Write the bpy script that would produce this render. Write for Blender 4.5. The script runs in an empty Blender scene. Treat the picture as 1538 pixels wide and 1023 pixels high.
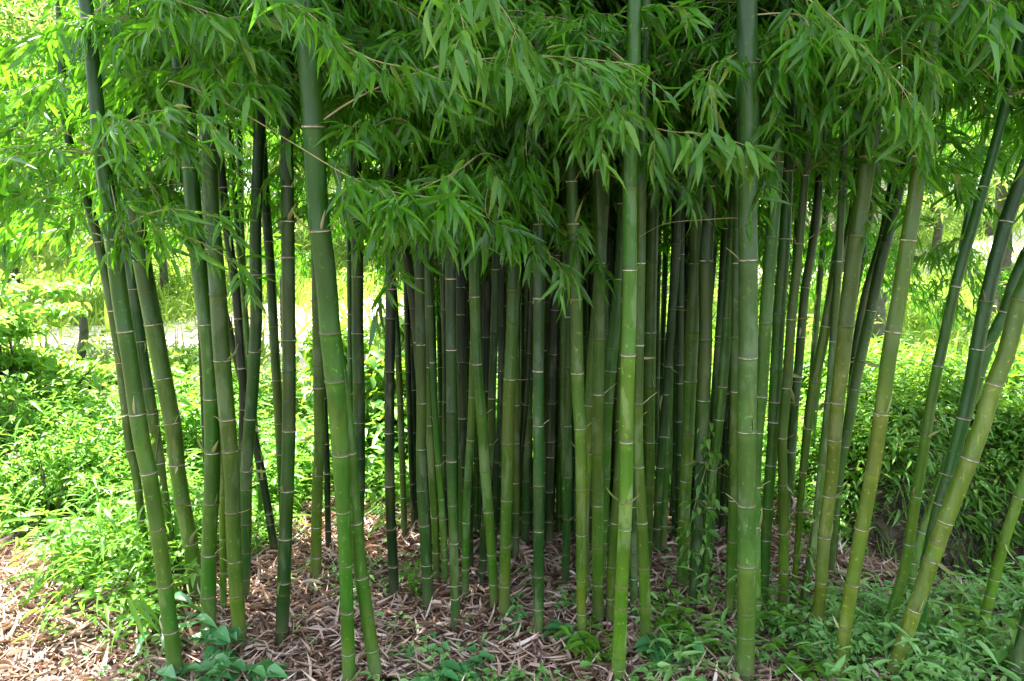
import bpy, math, random
import numpy as np
from mathutils import Vector, Matrix

random.seed(11)
rng = np.random.default_rng(11)
scene = bpy.context.scene
COL = scene.collection
R = math.radians
PI = math.pi

# ------------------------------------------------------------------ camera
W, H, F = 1538.0, 1023.0, 1111.0
PITCH = R(5.7)
CAM = Vector((0, 0, 1.6))
cd = bpy.data.cameras.new('camera')
cd.sensor_width = 36
cd.lens = 36 * F / W
cd.clip_end = 2000
cam = bpy.data.objects.new('camera', cd)
COL.objects.link(cam)
cam.location = CAM
cam.rotation_euler = (PI / 2 - PITCH, 0, 0)
scene.camera = cam
cp, sp = math.cos(PITCH), math.sin(PITCH)


def ray(px, py):
    u = (px - W / 2) / F
    v = (H / 2 - py) / F
    return Vector((u, cp + v * sp, v * cp - sp))      # forward depth 1


def at(px, py, Y, lean=0.0):
    """point seen at a pixel on the plane y = Y - lean*z"""
    d = ray(px, py)
    t = (Y - lean * CAM.z) / (d.y + lean * d.z)
    return CAM + d * t


def proj(p):
    d = Vector(p) - CAM
    dep = d.y * cp - d.z * sp
    up = d.y * sp + d.z * cp
    return W / 2 + F * d.x / dep, H / 2 - F * up / dep, dep


# ------------------------------------------------------------------ object helpers
def link(name, me, parent=None, mat=None):
    o = bpy.data.objects.new(name, me)
    COL.objects.link(o)
    if parent is not None:
        o.parent = parent
    return o


def tag(o, label=None, cat=None, group=None, kind=None):
    if label: o['label'] = label
    if cat: o['category'] = cat
    if group: o['group'] = group
    if kind: o['kind'] = kind
    return o


def empty(name, loc):
    o = bpy.data.objects.new(name, None)
    o.empty_display_size = 0.1
    COL.objects.link(o)
    o.location = loc
    return o


def mesh_np(name, V, Fs, mats, mi=None, attrs=None, smooth=True):
    """Fs: (M,3) or (M,4) int array"""
    V = np.asarray(V, np.float32)
    Fs = np.asarray(Fs, np.int32)
    me = bpy.data.meshes.new(name)
    n, k = Fs.shape
    me.vertices.add(len(V))
    me.vertices.foreach_set('co', V.ravel())
    me.loops.add(n * k)
    me.loops.foreach_set('vertex_index', Fs.ravel())
    me.polygons.add(n)
    me.polygons.foreach_set('loop_start', np.arange(n, dtype=np.int32) * k)
    me.polygons.foreach_set('use_smooth', np.full(n, smooth, dtype=bool))
    for m in mats:
        me.materials.append(m)
    if mi is not None:
        me.polygons.foreach_set('material_index', np.asarray(mi, np.int32))
    me.update(calc_edges=True)
    if attrs:
        for kx, a in attrs.items():
            at_ = me.attributes.new(kx, 'FLOAT', 'POINT')
            at_.data.foreach_set('value', np.asarray(a, np.float32))
    return me


# ------------------------------------------------------------------ leaves
def leaf_template(prof, fold=0.25, droop=0.25, wave=0.0, bend=0.0):
    """leaf of length 1 along +X, normal +Z. prof: [(t, halfwidth)], first and last are points"""
    V = []; Fc = []
    def c(t): return (t, -droop * t * t)
    ring = []
    for i, (t, w) in enumerate(prof):
        x, z = c(t)
        if w == 0:
            ring.append((len(V),)); V.append((x, bend * t * t, z, 0))
        else:
            ring.append((len(V), len(V) + 1, len(V) + 2))
            wz = wave * math.sin(i * 2.3)
            b_ = bend * t * t
            V += [(x, b_ + w, z, fold * w * 2 + wz), (x, b_, z, 0), (x, b_ - w, z, fold * w * 2 - wz)]
    for a, b in zip(ring[:-1], ring[1:]):
        if len(a) == 1:
            Fc += [(a[0], b[1], b[0]), (a[0], b[2], b[1])]
        elif len(b) == 1:
            Fc += [(a[0], a[1], b[0]), (a[1], a[2], b[0])]
        else:
            Fc += [(a[0], a[1], b[1]), (a[0], b[1], b[0]), (a[1], a[2], b[2]), (a[1], b[2], b[1])]
    return np.array(V, np.float32), np.array(Fc, np.int32)


LANCE = leaf_template([(0, 0), (.10, .35), (.32, .5), (.65, .36), (1, 0)], .35, .22)
LANCE2 = leaf_template([(0, 0), (.12, .35), (.35, .5), (.7, .33), (1, 0)], .2, .5)
LANCE_LO = leaf_template([(0, 0), (.35, .5), (1, 0)], .3, .2)
OVATE = leaf_template([(0, 0), (.12, .36), (.38, .5), (.72, .3), (1, 0)], .3, .35)
OVATE_LO = leaf_template([(0, 0), (.4, .5), (1, 0)], .3, .3)
CURL = [leaf_template([(0, 0), (.12, .4), (.35, .5), (.6, .4), (.82, .2), (1, 0)], f, d, w, b)
        for f, d, w, b in ((.9, -.35, .03, 2.5), (1.2, .4, .05, -2.2), (.3, -.5, .04, 1.2), (1.6, .15, .0, -3.5), (.6, .6, -.06, .5))]


def norm(a):
    return a / np.maximum(np.linalg.norm(a, axis=-1, keepdims=True), 1e-9)


def leaves_np(P, D, L, Wd, tmpl, rnd=None, up=None, g=None):
    """P base points (N,3), D directions (N,3), L lengths, Wd width ratio; returns V, F, lr"""
    g = g or rng
    N = len(P)
    D = norm(D)
    if up is None:
        up = np.tile(np.array([0, 0, 1.0]), (N, 1)) + g.normal(0, .45, (N, 3))
    S = norm(np.cross(up, D))
    Nn = np.cross(D, S)
    tv, tf = tmpl
    L = np.broadcast_to(L, (N,)).reshape(N, 1, 1)
    Wd = np.broadcast_to(Wd, (N,)).reshape(N, 1, 1)
    V = P[:, None, :] + L * (tv[None, :, 0:1] * D[:, None, :] + tv[None, :, 1:2] * Wd * S[:, None, :] + (tv[None, :, 2:3] + tv[None, :, 3:4] * Wd) * Nn[:, None, :])
    Fc = tf[None] + (np.arange(N) * len(tv))[:, None, None]
    if rnd is None:
        rnd = g.random(N)
    lr = np.repeat(rnd, len(tv))
    return V.reshape(-1, 3), Fc.reshape(-1, 3), lr


def tube_np(pts, rad, sides=6):
    pts = np.asarray(pts, float)
    rad = np.asarray(rad, float)
    T = np.gradient(pts, axis=0)
    T = norm(T)
    ref = np.array([0.0, 0, 1.0]) if abs(T[0, 2]) < .9 else np.array([0.0, 1.0, 0])
    A = norm(np.cross(T, ref)); B = np.cross(T, A)
    th = np.arange(sides) / sides * 2 * PI
    V = pts[:, None] + rad[:, None, None] * (np.cos(th)[None, :, None] * A[:, None] + np.sin(th)[None, :, None] * B[:, None])
    n = len(pts)
    i = np.arange(n - 1)[:, None] * sides
    j = np.arange(sides)[None]
    k = (j + 1) % sides
    Fq = np.stack([i + j, i + k, i + sides + k, i + sides + j], -1).reshape(-1, 4)
    return V.reshape(-1, 3), Fq


class Bag:
    def __init__(s): s.V = []; s.F = []; s.A = []; s.n = 0
    def add(s, V, Fc, lr=None):
        V = np.asarray(V)
        s.V.append(V); s.F.append(np.asarray(Fc) + s.n); s.n += len(V)
        s.A.append(np.zeros(len(V)) + random.random() if lr is None else lr)
    def mesh(s, name, mats, attr='lr'):
        return mesh_np(name, np.concatenate(s.V), np.concatenate(s.F), mats, attrs={attr: np.concatenate(s.A)})


# ------------------------------------------------------------------ materials
def new_mat(name):
    m = bpy.data.materials.new(name)
    m.use_nodes = True
    nt = m.node_tree
    for n in list(nt.nodes):
        nt.nodes.remove(n)
    out = nt.nodes.new('ShaderNodeOutputMaterial')
    return m, nt, out


def N(nt, t, **kw):
    n = nt.nodes.new(t)
    for k, v in kw.items():
        if k in n.inputs.keys():
            n.inputs[k].default_value = v
        else:
            setattr(n, k, v)
    return n


def ramp(nt, fac, stops):
    r = nt.nodes.new('ShaderNodeValToRGB')
    el = r.color_ramp.elements
    while len(el) > 1:
        el.remove(el[-1])
    el[0].position = stops[0][0]; el[0].color = (*stops[0][1], 1)
    for p, c in stops[1:]:
        e = el.new(p); e.color = (*c, 1)
    nt.links.new(fac, r.inputs[0])
    return r.outputs[0]


def mathn(nt, op, a, b=None):
    m = nt.nodes.new('ShaderNodeMath'); m.operation = op
    for i, x in enumerate((a, b)):
        if x is None: continue
        if isinstance(x, (int, float)): m.inputs[i].default_value = x
        else: nt.links.new(x, m.inputs[i])
    return m.outputs[0]


def mix(nt, fac, a, b, blend='MIX'):
    m = nt.nodes.new('ShaderNodeMix'); m.data_type = 'RGBA'; m.blend_type = blend
    for s, x in ((m.inputs[0], fac), (m.inputs[6], a), (m.inputs[7], b)):
        if isinstance(x, (int, float)): s.default_value = x
        elif isinstance(x, tuple): s.default_value = (*x, 1)
        else: nt.links.new(x, s)
    return m.outputs[2]


def leaf_mat(name, stops, trans, tfac=.42, rough=.38, spec=.55, objvar=.25):
    m, nt, out = new_mat(name)
    a = N(nt, 'ShaderNodeAttribute', attribute_name='lr')
    oi = N(nt, 'ShaderNodeObjectInfo')
    v = mathn(nt, 'ADD', mathn(nt, 'MULTIPLY', a.outputs['Fac'], 1 - objvar), mathn(nt, 'MULTIPLY', oi.outputs['Random'], objvar))
    c = ramp(nt, v, stops)
    tc = ramp(nt, v, [(0, tuple(x * .75 for x in trans)), (1, trans)])
    p = N(nt, 'ShaderNodeBsdfPrincipled', Roughness=rough)
    p.inputs['Specular IOR Level'].default_value = spec
    nt.links.new(c, p.inputs['Base Color'])
    t = N(nt, 'ShaderNodeBsdfTranslucent')
    nt.links.new(tc, t.inputs['Color'])
    mx = N(nt, 'ShaderNodeMixShader'); mx.inputs[0].default_value = tfac
    nt.links.new(p.outputs[0], mx.inputs[1]); nt.links.new(t.outputs[0], mx.inputs[2])
    nt.links.new(mx.outputs[0], out.inputs[0])
    return m


M = {}
M['bleaf'] = leaf_mat('bamboo_leaf', [(0, (.014, .06, .005)), (.5, (.046, .175, .011)), (.88, (.10, .29, .018)), (.95, (.2, .28, .03)), (1, (.38, .3, .1))], (.2, .56, .02), .5, .29)
M['bleaf2'] = leaf_mat('bamboo_leaf_bright', [(0, (.03, .13, .012)), (.6, (.08, .25, .02)), (1, (.18, .36, .04))], (.22, .48, .03), .5, .4)
M['weed'] = leaf_mat('weed_leaf', [(0, (.04, .14, .012)), (.5, (.10, .26, .02)), (.9, (.16, .36, .035)), (1, (.22, .37, .06))], (.25, .52, .05), .45, .42, .35)
M['front'] = leaf_mat('front_weed_leaf', [(0, (.05, .18, .03)), (.5, (.17, .4, .1)), (1, (.38, .55, .2))], (.28, .5, .06), .4, .33, .6)
M['bush'] = leaf_mat('bush_leaf', [(0, (.07, .22, .03)), (.5, (.13, .34, .05)), (1, (.26, .46, .08))], (.42, .68, .08), .5, .4)
M['teal'] = leaf_mat('broad_leaf', [(0, (.04, .16, .05)), (.6, (.07, .25, .08)), (1, (.12, .32, .09))], (.14, .38, .08), .3, .3)
M['bank'] = leaf_mat('creeper_leaf', [(0, (.035, .13, .022)), (.5, (.10, .27, .04)), (1, (.25, .42, .08))], (.28, .5, .03), .42, .36, .5)
M['tree'] = leaf_mat('tree_leaf', [(0, (.06, .16, .03)), (.5, (.11, .26, .04)), (1, (.24, .4, .09))], (.4, .6, .1), .5, .4)  # paled so the colour itself carries the background haze
M['grass'] = leaf_mat('grass_blade', [(0, (.12, .26, .03)), (.5, (.24, .38, .06)), (.85, (.36, .45, .12)), (1, (.5, .46, .22))], (.4, .6, .06), .45, .45)  # pale too, far haze put into the blade colour
M['litter'] = leaf_mat('dry_leaf', [(0, (.08, .045, .03)), (.25, (.25, .15, .10)), (.55, (.46, .31, .235)), (.88, (.62, .48, .40)), (1, (.74, .64, .56))], (.3, .18, .08), .12, .55, .4, 0)


def culm_mat():
    m, nt, out = new_mat('bamboo_culm_skin')
    tc = N(nt, 'ShaderNodeTexCoord')
    oi = N(nt, 'ShaderNodeObjectInfo')
    nf = N(nt, 'ShaderNodeAttribute', attribute_name='nfrac').outputs['Fac']
    sr = N(nt, 'ShaderNodeAttribute', attribute_name='segr').outputs['Fac']
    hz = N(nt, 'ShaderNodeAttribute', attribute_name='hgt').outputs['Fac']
    def tex(scale, zs, detail=3.0, off=0.0):
        mp = N(nt, 'ShaderNodeMapping'); mp.inputs['Scale'].default_value = (scale, scale, scale * zs)
        nt.links.new(tc.outputs['Object'], mp.inputs['Vector'])
        mo = N(nt, 'ShaderNodeVectorMath', operation='ADD')
        nt.links.new(mp.outputs[0], mo.inputs[0])
        cx = N(nt, 'ShaderNodeCombineXYZ'); nt.links.new(mathn(nt, 'ADD', mathn(nt, 'MULTIPLY', oi.outputs['Random'], 37.0), off), cx.inputs[0])
        nt.links.new(cx.outputs[0], mo.inputs[1])
        n = N(nt, 'ShaderNodeTexNoise', Scale=1.0, Detail=detail)
        nt.links.new(mo.outputs[0], n.inputs['Vector'])
        return n.outputs[0]
    base = oi.outputs['Color']
    lich = mix(nt, .5, mix(nt, 1.0, base, (2.4, 1.8, 3.0), 'MULTIPLY'), mix(nt, oi.outputs['Alpha'], (.01, .02, .01), (.42, .5, .38)))
    # each joint of the stem its own tone
    hsv = N(nt, 'ShaderNodeHueSaturation')
    nt.links.new(base, hsv.inputs['Color'])
    nt.links.new(mathn(nt, 'ADD', mathn(nt, 'MULTIPLY', sr, .02), .49), hsv.inputs['Hue'])
    nt.links.new(mathn(nt, 'ADD', mathn(nt, 'MULTIPLY', sr, .2), .9), hsv.inputs['Value'])
    c = hsv.outputs[0]
    st = tex(70, .04)
    c = mix(nt, mathn(nt, 'MULTIPLY', ramp(nt, st, [(.4, (0, 0, 0)), (.7, (1, 1, 1))]), .6), c, mix(nt, 1.0, c, (.6, .72, .5), 'MULTIPLY'))
    # yellowing, blotchy
    bl = tex(9, .22)
    c = mix(nt, mathn(nt, 'MULTIPLY', ramp(nt, bl, [(.5, (0, 0, 0)), (.72, (1, 1, 1))]), .55), c, mix(nt, .45, c, (.17, .2, .02)))
    # grey lichen / bloom patches with hard edges
    pt = tex(16, .3, 5.0, 5.0)
    c = mix(nt, mathn(nt, 'MULTIPLY', ramp(nt, pt, [(.56, (0, 0, 0)), (.62, (1, 1, 1))]), oi.outputs['Alpha']), c, lich)
    sp_ = tex(60, .9, 2.0, 9.0)
    c = mix(nt, mathn(nt, 'MULTIPLY', ramp(nt, sp_, [(.66, (0, 0, 0)), (.7, (1, 1, 1))]), .5), c, mix(nt, 1.0, base, (3.5, 2.6, 5.0), 'MULTIPLY'))
    # short pale scratches along the stem and brown scuffs
    sc_ = tex(45, .12, 4.0, 17.0)
    c = mix(nt, mathn(nt, 'MULTIPLY', ramp(nt, sc_, [(.66, (0, 0, 0)), (.69, (1, 1, 1))]), .4), c, mix(nt, 1.0, base, (2.8, 2.2, 3.5), 'MULTIPLY'))
    sd_ = tex(22, .5, 5.0, 23.0)
    c = mix(nt, mathn(nt, 'MULTIPLY', ramp(nt, sd_, [(.64, (0, 0, 0)), (.7, (1, 1, 1))]), .45), c, mix(nt, .5, mix(nt, 1.0, base, (.5, .45, .6), 'MULTIPLY'), (.05, .04, .015)))
    # waxy powder just under each joint
    pw = mathn(nt, 'MULTIPLY', ramp(nt, nf, [(.0, (.5, .5, .5)), (.035, (.0, .0, .0)), (.84, (0, 0, 0)), (.985, (1, 1, 1))]), mathn(nt, 'ADD', bl, .15))
    c = mix(nt, mathn(nt, 'MULTIPLY', pw, .6), c, mix(nt, 1.0, base, (2.2, 1.7, 3.0), 'MULTIPLY'))
    vn = tex(7, .35, 5.0, 31.0)
    c = mix(nt, 1.0, c, ramp(nt, vn, [(.3, (.62, .68, .7)), (.5, (1, 1, 1)), (.7, (1.35, 1.25, 1.2))]), 'MULTIPLY')
    dk = mathn(nt, 'MULTIPLY', ramp(nt, nf, [(.0, (1, 1, 1)), (.05, (.2, .2, .2)), (.12, (0, 0, 0))]), .45)
    c = mix(nt, dk, c, (.035, .045, .012))
    # old low joints yellower, upper ones darkened, foliage shade painted into the green
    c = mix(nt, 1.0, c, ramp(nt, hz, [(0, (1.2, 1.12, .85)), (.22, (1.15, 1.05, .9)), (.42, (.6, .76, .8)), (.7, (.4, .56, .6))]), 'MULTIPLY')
    # brown soil stain at the foot
    ft = mathn(nt, 'MULTIPLY', ramp(nt, hz, [(0, (1, 1, 1)), (.06, (0, 0, 0))]), bl)
    c = mix(nt, mathn(nt, 'MULTIPLY', ft, .7), c, (.17, .16, .10))
    p = N(nt, 'ShaderNodeBsdfPrincipled')
    p.inputs['Specular IOR Level'].default_value = .32
    nt.links.new(c, p.inputs['Base Color'])
    nt.links.new(mathn(nt, 'ADD', mathn(nt, 'MULTIPLY', pt, .35), .22), p.inputs['Roughness'])
    b = N(nt, 'ShaderNodeBump', Strength=.25, Distance=.002)
    nt.links.new(st, b.inputs['Height'])
    nt.links.new(b.outputs[0], p.inputs['Normal'])
    nt.links.new(p.outputs[0], out.inputs[0])
    return m


def noise_mat(name, stops, scale, rough=.8, detail=6, bump=.3, dist=.02):
    m, nt, out = new_mat(name)
    tc = N(nt, 'ShaderNodeTexCoord')
    n = N(nt, 'ShaderNodeTexNoise', Scale=scale, Detail=float(detail))
    nt.links.new(tc.outputs['Object'], n.inputs['Vector'])
    c = ramp(nt, n.outputs[0], stops)
    p = N(nt, 'ShaderNodeBsdfPrincipled', Roughness=rough)
    nt.links.new(c, p.inputs['Base Color'])
    b = N(nt, 'ShaderNodeBump', Strength=bump, Distance=dist)
    nt.links.new(n.outputs[0], b.inputs['Height'])
    nt.links.new(b.outputs[0], p.inputs['Normal'])
    nt.links.new(p.outputs[0], out.inputs[0])
    return m


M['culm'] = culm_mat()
M['ring'] = noise_mat('joint_ring', [(.38, (.16, .2, .08)), (.62, (.6, .6, .52))], 40, .7, 3, .2, .001)
M['ring_dark'] = noise_mat('joint_groove', [(.3, (.06, .08, .03)), (.7, (.16, .14, .08))], 60, .7, 3, .2, .001)
M['twig'] = noise_mat('twig_bark', [(.3, (.14, .17, .05)), (.6, (.3, .27, .12)), (.8, (.38, .3, .16))], 25, .5, 3, .1, .001)
M['stemgreen'] = noise_mat('green_stem', [(.3, (.08, .17, .03)), (.7, (.2, .24, .06))], 30, .5, 3, .1, .001)
M['bark'] = noise_mat('tree_bark', [(.3, (.04, .04, .025)), (.7, (.13, .125, .085))], 12, .9, 6, .8, .02)
M['soil'] = noise_mat('soil', [(.3, (.035, .022, .014)), (.55, (.09, .06, .04)), (.75, (.16, .11, .075))], 14, .95, 8, .8, .03)
M['path'] = noise_mat('pale_earth', [(.3, (.5, .42, .33)), (.7, (.72, .64, .55))], 4, .95, 8, .5, .02)
M['meadow'] = noise_mat('meadow_soil', [(.35, (.10, .17, .03)), (.6, (.22, .28, .07)), (.75, (.36, .34, .16))], 1.5, .95, 8, .6, .05)
M['bluewall'] = noise_mat('blue_paint', [(.3, (.05, .25, .5)), (.7, (.12, .42, .7))], 5, .6, 3, .1, .002)
M['pinkwall'] = noise_mat('pale_plaster', [(.3, (.5, .36, .38)), (.7, (.7, .55, .55))], 3, .8, 5, .2, .005)


# ------------------------------------------------------------------ terrain
def sm(a, b, x):
    t = np.clip((x - a) / (b - a), 0, 1)
    return t * t * (3 - 2 * t)


def terrain(x, y):
    x = np.asarray(x, float); y = np.asarray(y, float)
    z = sm(6.0, 34, y) * 4.2 + sm(34, 120, y) * 7
    und = .05 * np.sin(x * 1.3 + 1) * np.cos(y * .9) * sm(5, 8, y)
    # bank across a ditch on one side
    bx = sm(1.3, 2.7, x) * (1 - sm(14, 22, x))
    edge = 4.15 + .35 * np.sin(x * 1.1) + .12 * np.sin(x * 4.3 + 1)
    dip = -(.25 + .38 * np.exp(-((x - 2.4) / .5) ** 2)) * np.exp(-((y - (edge - .05)) / .38) ** 2) * bx
    bank = bx * (.5 + .08 * np.sin(x * 2.6)) * sm(edge, edge + .95 - .6 * np.exp(-((x - 2.4) / .5) ** 2), y) * (1 - sm(9, 16, y))
    # low mound on the other side
    mx = sm(-1.9, -3.2, x)
    mound = mx * (.25 * sm(4.0, 6.5, y) * (1 - sm(9, 14, y)))
    return z + und + dip + bank + mound


def make_ground():
    xs = np.concatenate([np.linspace(-150, -12, 24), np.linspace(-11, 11, 150), np.linspace(12, 150, 24)])
    ys = np.concatenate([np.linspace(-60, 0, 12), np.linspace(.5, 12, 140), np.linspace(12.5, 40, 40), np.linspace(44, 250, 30)])
    X, Y = np.meshgrid(xs, ys)
    Z = terrain(X, Y)
    V = np.stack([X, Y, Z], -1).reshape(-1, 3)
    nx, ny = len(xs), len(ys)
    i = np.arange(ny - 1)[:, None] * nx + np.arange(nx - 1)[None]
    Fq = np.stack([i, i + 1, i + nx + 1, i + nx], -1).reshape(-1, 4)
    m, nt, out = new_mat('ground_earth')
    tc = N(nt, 'ShaderNodeTexCoord')
    sx = N(nt, 'ShaderNodeSeparateXYZ'); nt.links.new(tc.outputs['Object'], sx.inputs[0])
    n1 = N(nt, 'ShaderNodeTexNoise', Scale=12.0, Detail=8.0); nt.links.new(tc.outputs['Object'], n1.inputs['Vector'])
    n2 = N(nt, 'ShaderNodeTexNoise', Scale=.8, Detail=6.0); nt.links.new(tc.outputs['Object'], n2.inputs['Vector'])
    soil = ramp(nt, n1.outputs[0], [(.3, (.04, .025, .016)), (.5, (.10, .065, .045)), (.7, (.2, .14, .10))])
    grs = ramp(nt, n1.outputs[0], [(.35, (.07, .13, .02)), (.55, (.18, .26, .05)), (.75, (.36, .36, .15))])
    f = mathn(nt, 'ADD', sx.outputs[1], mathn(nt, 'MULTIPLY', mathn(nt, 'SUBTRACT', n2.outputs[0], .5), 6.0))
    mr = N(nt, 'ShaderNodeMapRange'); mr.inputs[1].default_value = 6.5; mr.inputs[2].default_value = 8.5
    nt.links.new(f, mr.inputs[0])
    c = mix(nt, mr.outputs[0], soil, grs)
    p = N(nt, 'ShaderNodeBsdfPrincipled', Roughness=.95); nt.links.new(c, p.inputs['Base Color'])
    b = N(nt, 'ShaderNodeBump', Strength=.8, Distance=.03); nt.links.new(n1.outputs[0], b.inputs['Height'])
    nt.links.new(b.outputs[0], p.inputs['Normal']); nt.links.new(p.outputs[0], out.inputs[0])
    o = link('ground', mesh_np('ground', V, Fq, [m]))
    tag(o, kind='structure')
    # pale bare-earth track behind the clump, in full sun
    cs = [(-14, 8.6), (-8, 9.8), (-5, 10.6), (-2.5, 11.6), (0, 13), (3, 14.6), (7, 16.5), (12, 19), (20, 24), (34, 30)]
    P = []; Fq = []
    for k in range(90):
        t = k / 89 * (len(cs) - 1.001); a = int(t); f_ = t - a
        x = cs[a][0] * (1 - f_) + cs[a + 1][0] * f_; y = cs[a][1] * (1 - f_) + cs[a + 1][1] * f_
        for j in range(7):
            yy = y + (j - 3) / 3 * (1.5 + .25 * math.sin(k * .7) + 1.7 * math.exp(-((x + 3.6) / 3.2) ** 2))
            P.append((x, yy, float(terrain(x, yy)) + .03))
    for k in range(89):
        for j in range(6):
            a = k * 7 + j; Fq.append((a, a + 7, a + 8, a + 1))
    o = link('dirt_path', mesh_np('dirt_path', P, Fq, [M['path']]))
    tag(o, kind='structure')


make_ground()

# ------------------------------------------------------------------ bamboo culms
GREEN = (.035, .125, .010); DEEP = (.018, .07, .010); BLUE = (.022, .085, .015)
OLIVE = (.048, .118, .010); LIME = (.062, .16, .010); YELL = (.098, .165, .018); GREY = (.052, .13, .022); DARK = (.007, .026, .005)  # DARK has the shade deep in the clump painted into it
# name-less rows: pixel line from top to foot as (x, y, width), colour, lean to the viewer, label
C = {}
def c(key, pts, col, label, lean=.04, group=None, H_=7.0, nodes=1.0):
    C[key] = dict(pts=pts, col=col, label=label, lean=lean, group=group, H=H_, nodes=nodes)

c('L1', [(88,0,10),(98,180,12),(120,270,13),(137,320,14),(162,430,14),(180,539,14),(195,672,13),(205,718,12),(217,817,12),(224,880,11)], OLIVE, 'slim olive culm with curling sheath scraps, outermost beside the leaf litter path')
c('L2', [(128,0,20),(136,60,20),(152,230,22),(166,320,23),(178,430,24),(195,539,24),(211,652,24),(225,718,23),(240,817,22),(252,912,22),(268,1030,22)], GREEN, 'smooth mid green culm whose foot stands in the foreground beside the litter path', .06)
c('L3', [(160,0,15),(168,130,16),(184,300,17),(196,398,17),(211,515,17),(227,613,17),(239,691,16),(242,718,15),(256,817,15),(262,865,14)], DEEP, 'dark culm squeezed between the two stout culms nearest the litter path')
c('L4', [(170,0,20),(184,100,22),(203,300,25),(213,390,26),(231,488,26),(246,570,25),(262,652,24),(268,718,22),(286,817,22),(297,900,20)], OLIVE, 'stout olive culm slanting inward, third stout one from the litter path')
c('M1', [(262,0,22),(272,120,22),(285,240,23),(291,320,24),(301,418,24),(313,515,24),(317,594,23),(319,711,23),(314,817,22),(313,912,22),(314,970,20)], GREEN, 'upright grey green culm rising behind the broad leaved weeds', .05)
c('M2', [(303,0,22),(309,120,23),(314,240,24),(317,320,24),(326,418,25),(332,515,25),(340,613,24),(348,711,23),(351,817,22),(357,912,21),(361,978,20)], OLIVE, 'stout leaning culm with its foot in the broad leaved weeds', .05)
c('M1b', [(296,300,8),(301,496,8),(309,691,8),(312,760,8),(316,840,7)], DARK, 'very thin dark culm hidden behind the upright grey green one')
c('M2b', [(322,420,9),(329,560,10),(333,718,10),(335,850,10),(336,925,9)], LIME, 'thin yellow green culm between two stout ones, low down above the weeds')
c('M3', [(325,180,12),(342,351,13),(354,430,13),(360,515,13),(366,594,13),(364,672,12),(366,800,12),(370,860,11)], DARK, 'dark slim culm with leaf scraps, behind the stout leaning one')
c('M3b', [(345,180,8),(356,340,8),(362,400,8),(371,496,8),(380,600,8),(388,700,8),(394,800,8)], GREEN, 'thinnest green culm, sunlit meadow on both sides of it')
c('M4', [(392,60,17),(389,220,17),(384,330,17),(384,398,18),(385,476,18),(380,574,18),(374,652,18),(370,711,17),(369,817,17),(366,905,15)], DEEP, 'dark culm bowing slightly with one pale scar halfway up')
c('M4b', [(360,560,9),(374,620,10),(385,671,12),(396,726,12),(406,785,12),(416,840,12)], DARK, 'short looking dark culm slanting low across the gap above the leaf litter')
c('M5', [(392,180,13),(400,320,14),(406,398,14),(411,496,14),(417,594,14),(421,672,13),(424,740,12),(427,812,11)], DEEP, 'dark culm half hidden at the side of a stout straight one')
c('M6', [(432,60,19),(431,240,19),(432,320,20),(433,418,20),(434,515,20),(434,633,20),(432,718,20),(428,817,20),(425,912,20),(421,966,18)], DEEP, 'straight dark green culm with a pale grey foot standing alone in the leaf litter', .03)
c('C1', [(470,250,15),(475,380,16),(476,437,16),(478,555,16),(480,672,16),(477,718,16),(475,817,16),(473,876,16)], OLIVE, 'olive culm with a leafy seedling in front, standing behind the huge tilted culm')
c('C1b', [(480,460,9),(485,560,9),(491,690,9),(492,760,9),(494,830,9)], DARK, 'narrow black green culm touching the olive one behind the seedling')
c('C2', [(448,-40,32),(455,10,32),(463,90,33),(470,180,33),(478,320,32),(490,418,32),(497,515,31),(507,613,28),(512,690,26),(514,745,23),(517,797,21),(521,912,20),(525,1030,20)], GREEN, 'huge tilted culm in front, thickest at the top and yellowing at its foot', .13)
c('C2b', [(492,400,18),(506,520,18),(518,600,18),(525,659,18),(530,738,19),(535,797,20),(544,876,20),(556,955,20),(568,1026,20)], GREEN, 'mottled culm crossing low behind the huge tilted one and splaying out at its foot', .05)
c('C3', [(533,150,18),(535,320,18),(537,398,18),(537,496,18),(539,574,18),(540,672,17),(540,718,17),(539,789,15),(538,845,14)], DEEP, 'dark culm with a double pale joint, bright meadow showing on both sides')
c('C4', [(590,130,14),(588,240,15),(587,351,16),(587,437,16),(585,555,16),(585,659,15),(586,758,15),(590,837,15),(592,903,15)], DARK, 'nearly black straight culm standing alone before the bright green gap')
c('D1', [(590,240,13),(601,340,14),(613,398,14),(623,476,13),(630,560,13),(636,660,12),(642,800,11),(645,850,10)], DARK, 'black culm leaning into the dark pair from the side')
c('D2', [(631,150,15),(630,320,15),(630,418,15),(632,515,15),(633,613,15),(633,718,16),(639,817,17),(642,870,17),(643,918,16)], DEEP, 'dark culm with a pale broken sheath at its foot, one of a touching pair', .04)
c('D3', [(642,200,16),(644,359,16),(644,476,16),(645,594,15),(647,659,14),(651,738,13),(655,817,11),(655,880,10)], OLIVE, 'olive culm touching the dark one with a broken sheath at its foot')
c('D3b', [(648,500,9),(652,600,9),(659,700,10),(666,800,10),(669,884,10)], GREEN, 'thin green culm just past the touching pair')
c('E1', [(675,200,16),(676,359,17),(677,476,16),(678,594,16),(678,711,15),(679,750,14),(681,797,14),(683,876,14),(685,954,14)], DEEP, 'slender straight culm with many low joints, its foot well forward in the litter', .03)
c('E2', [(686,250,14),(690,379,14),(692,515,14),(696,672,13),(704,760,12),(706,860,11)], DARK, 'black culm behind the slender straight one with many low joints')
c('E3', [(707,250,15),(711,379,16),(713,457,16),(717,555,16),(724,633,16),(728,699,16),(736,797,15),(740,856,14),(743,922,13)], GREEN, 'green culm bending outward near the ground beside the thick olive one', .04)
c('E3b', [(714,440,12),(711,540,12),(708,640,12),(703,718,12),(700,797,12),(698,900,12)], GREEN, 'green culm slanting the other way and crossing behind the bending one')
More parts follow.
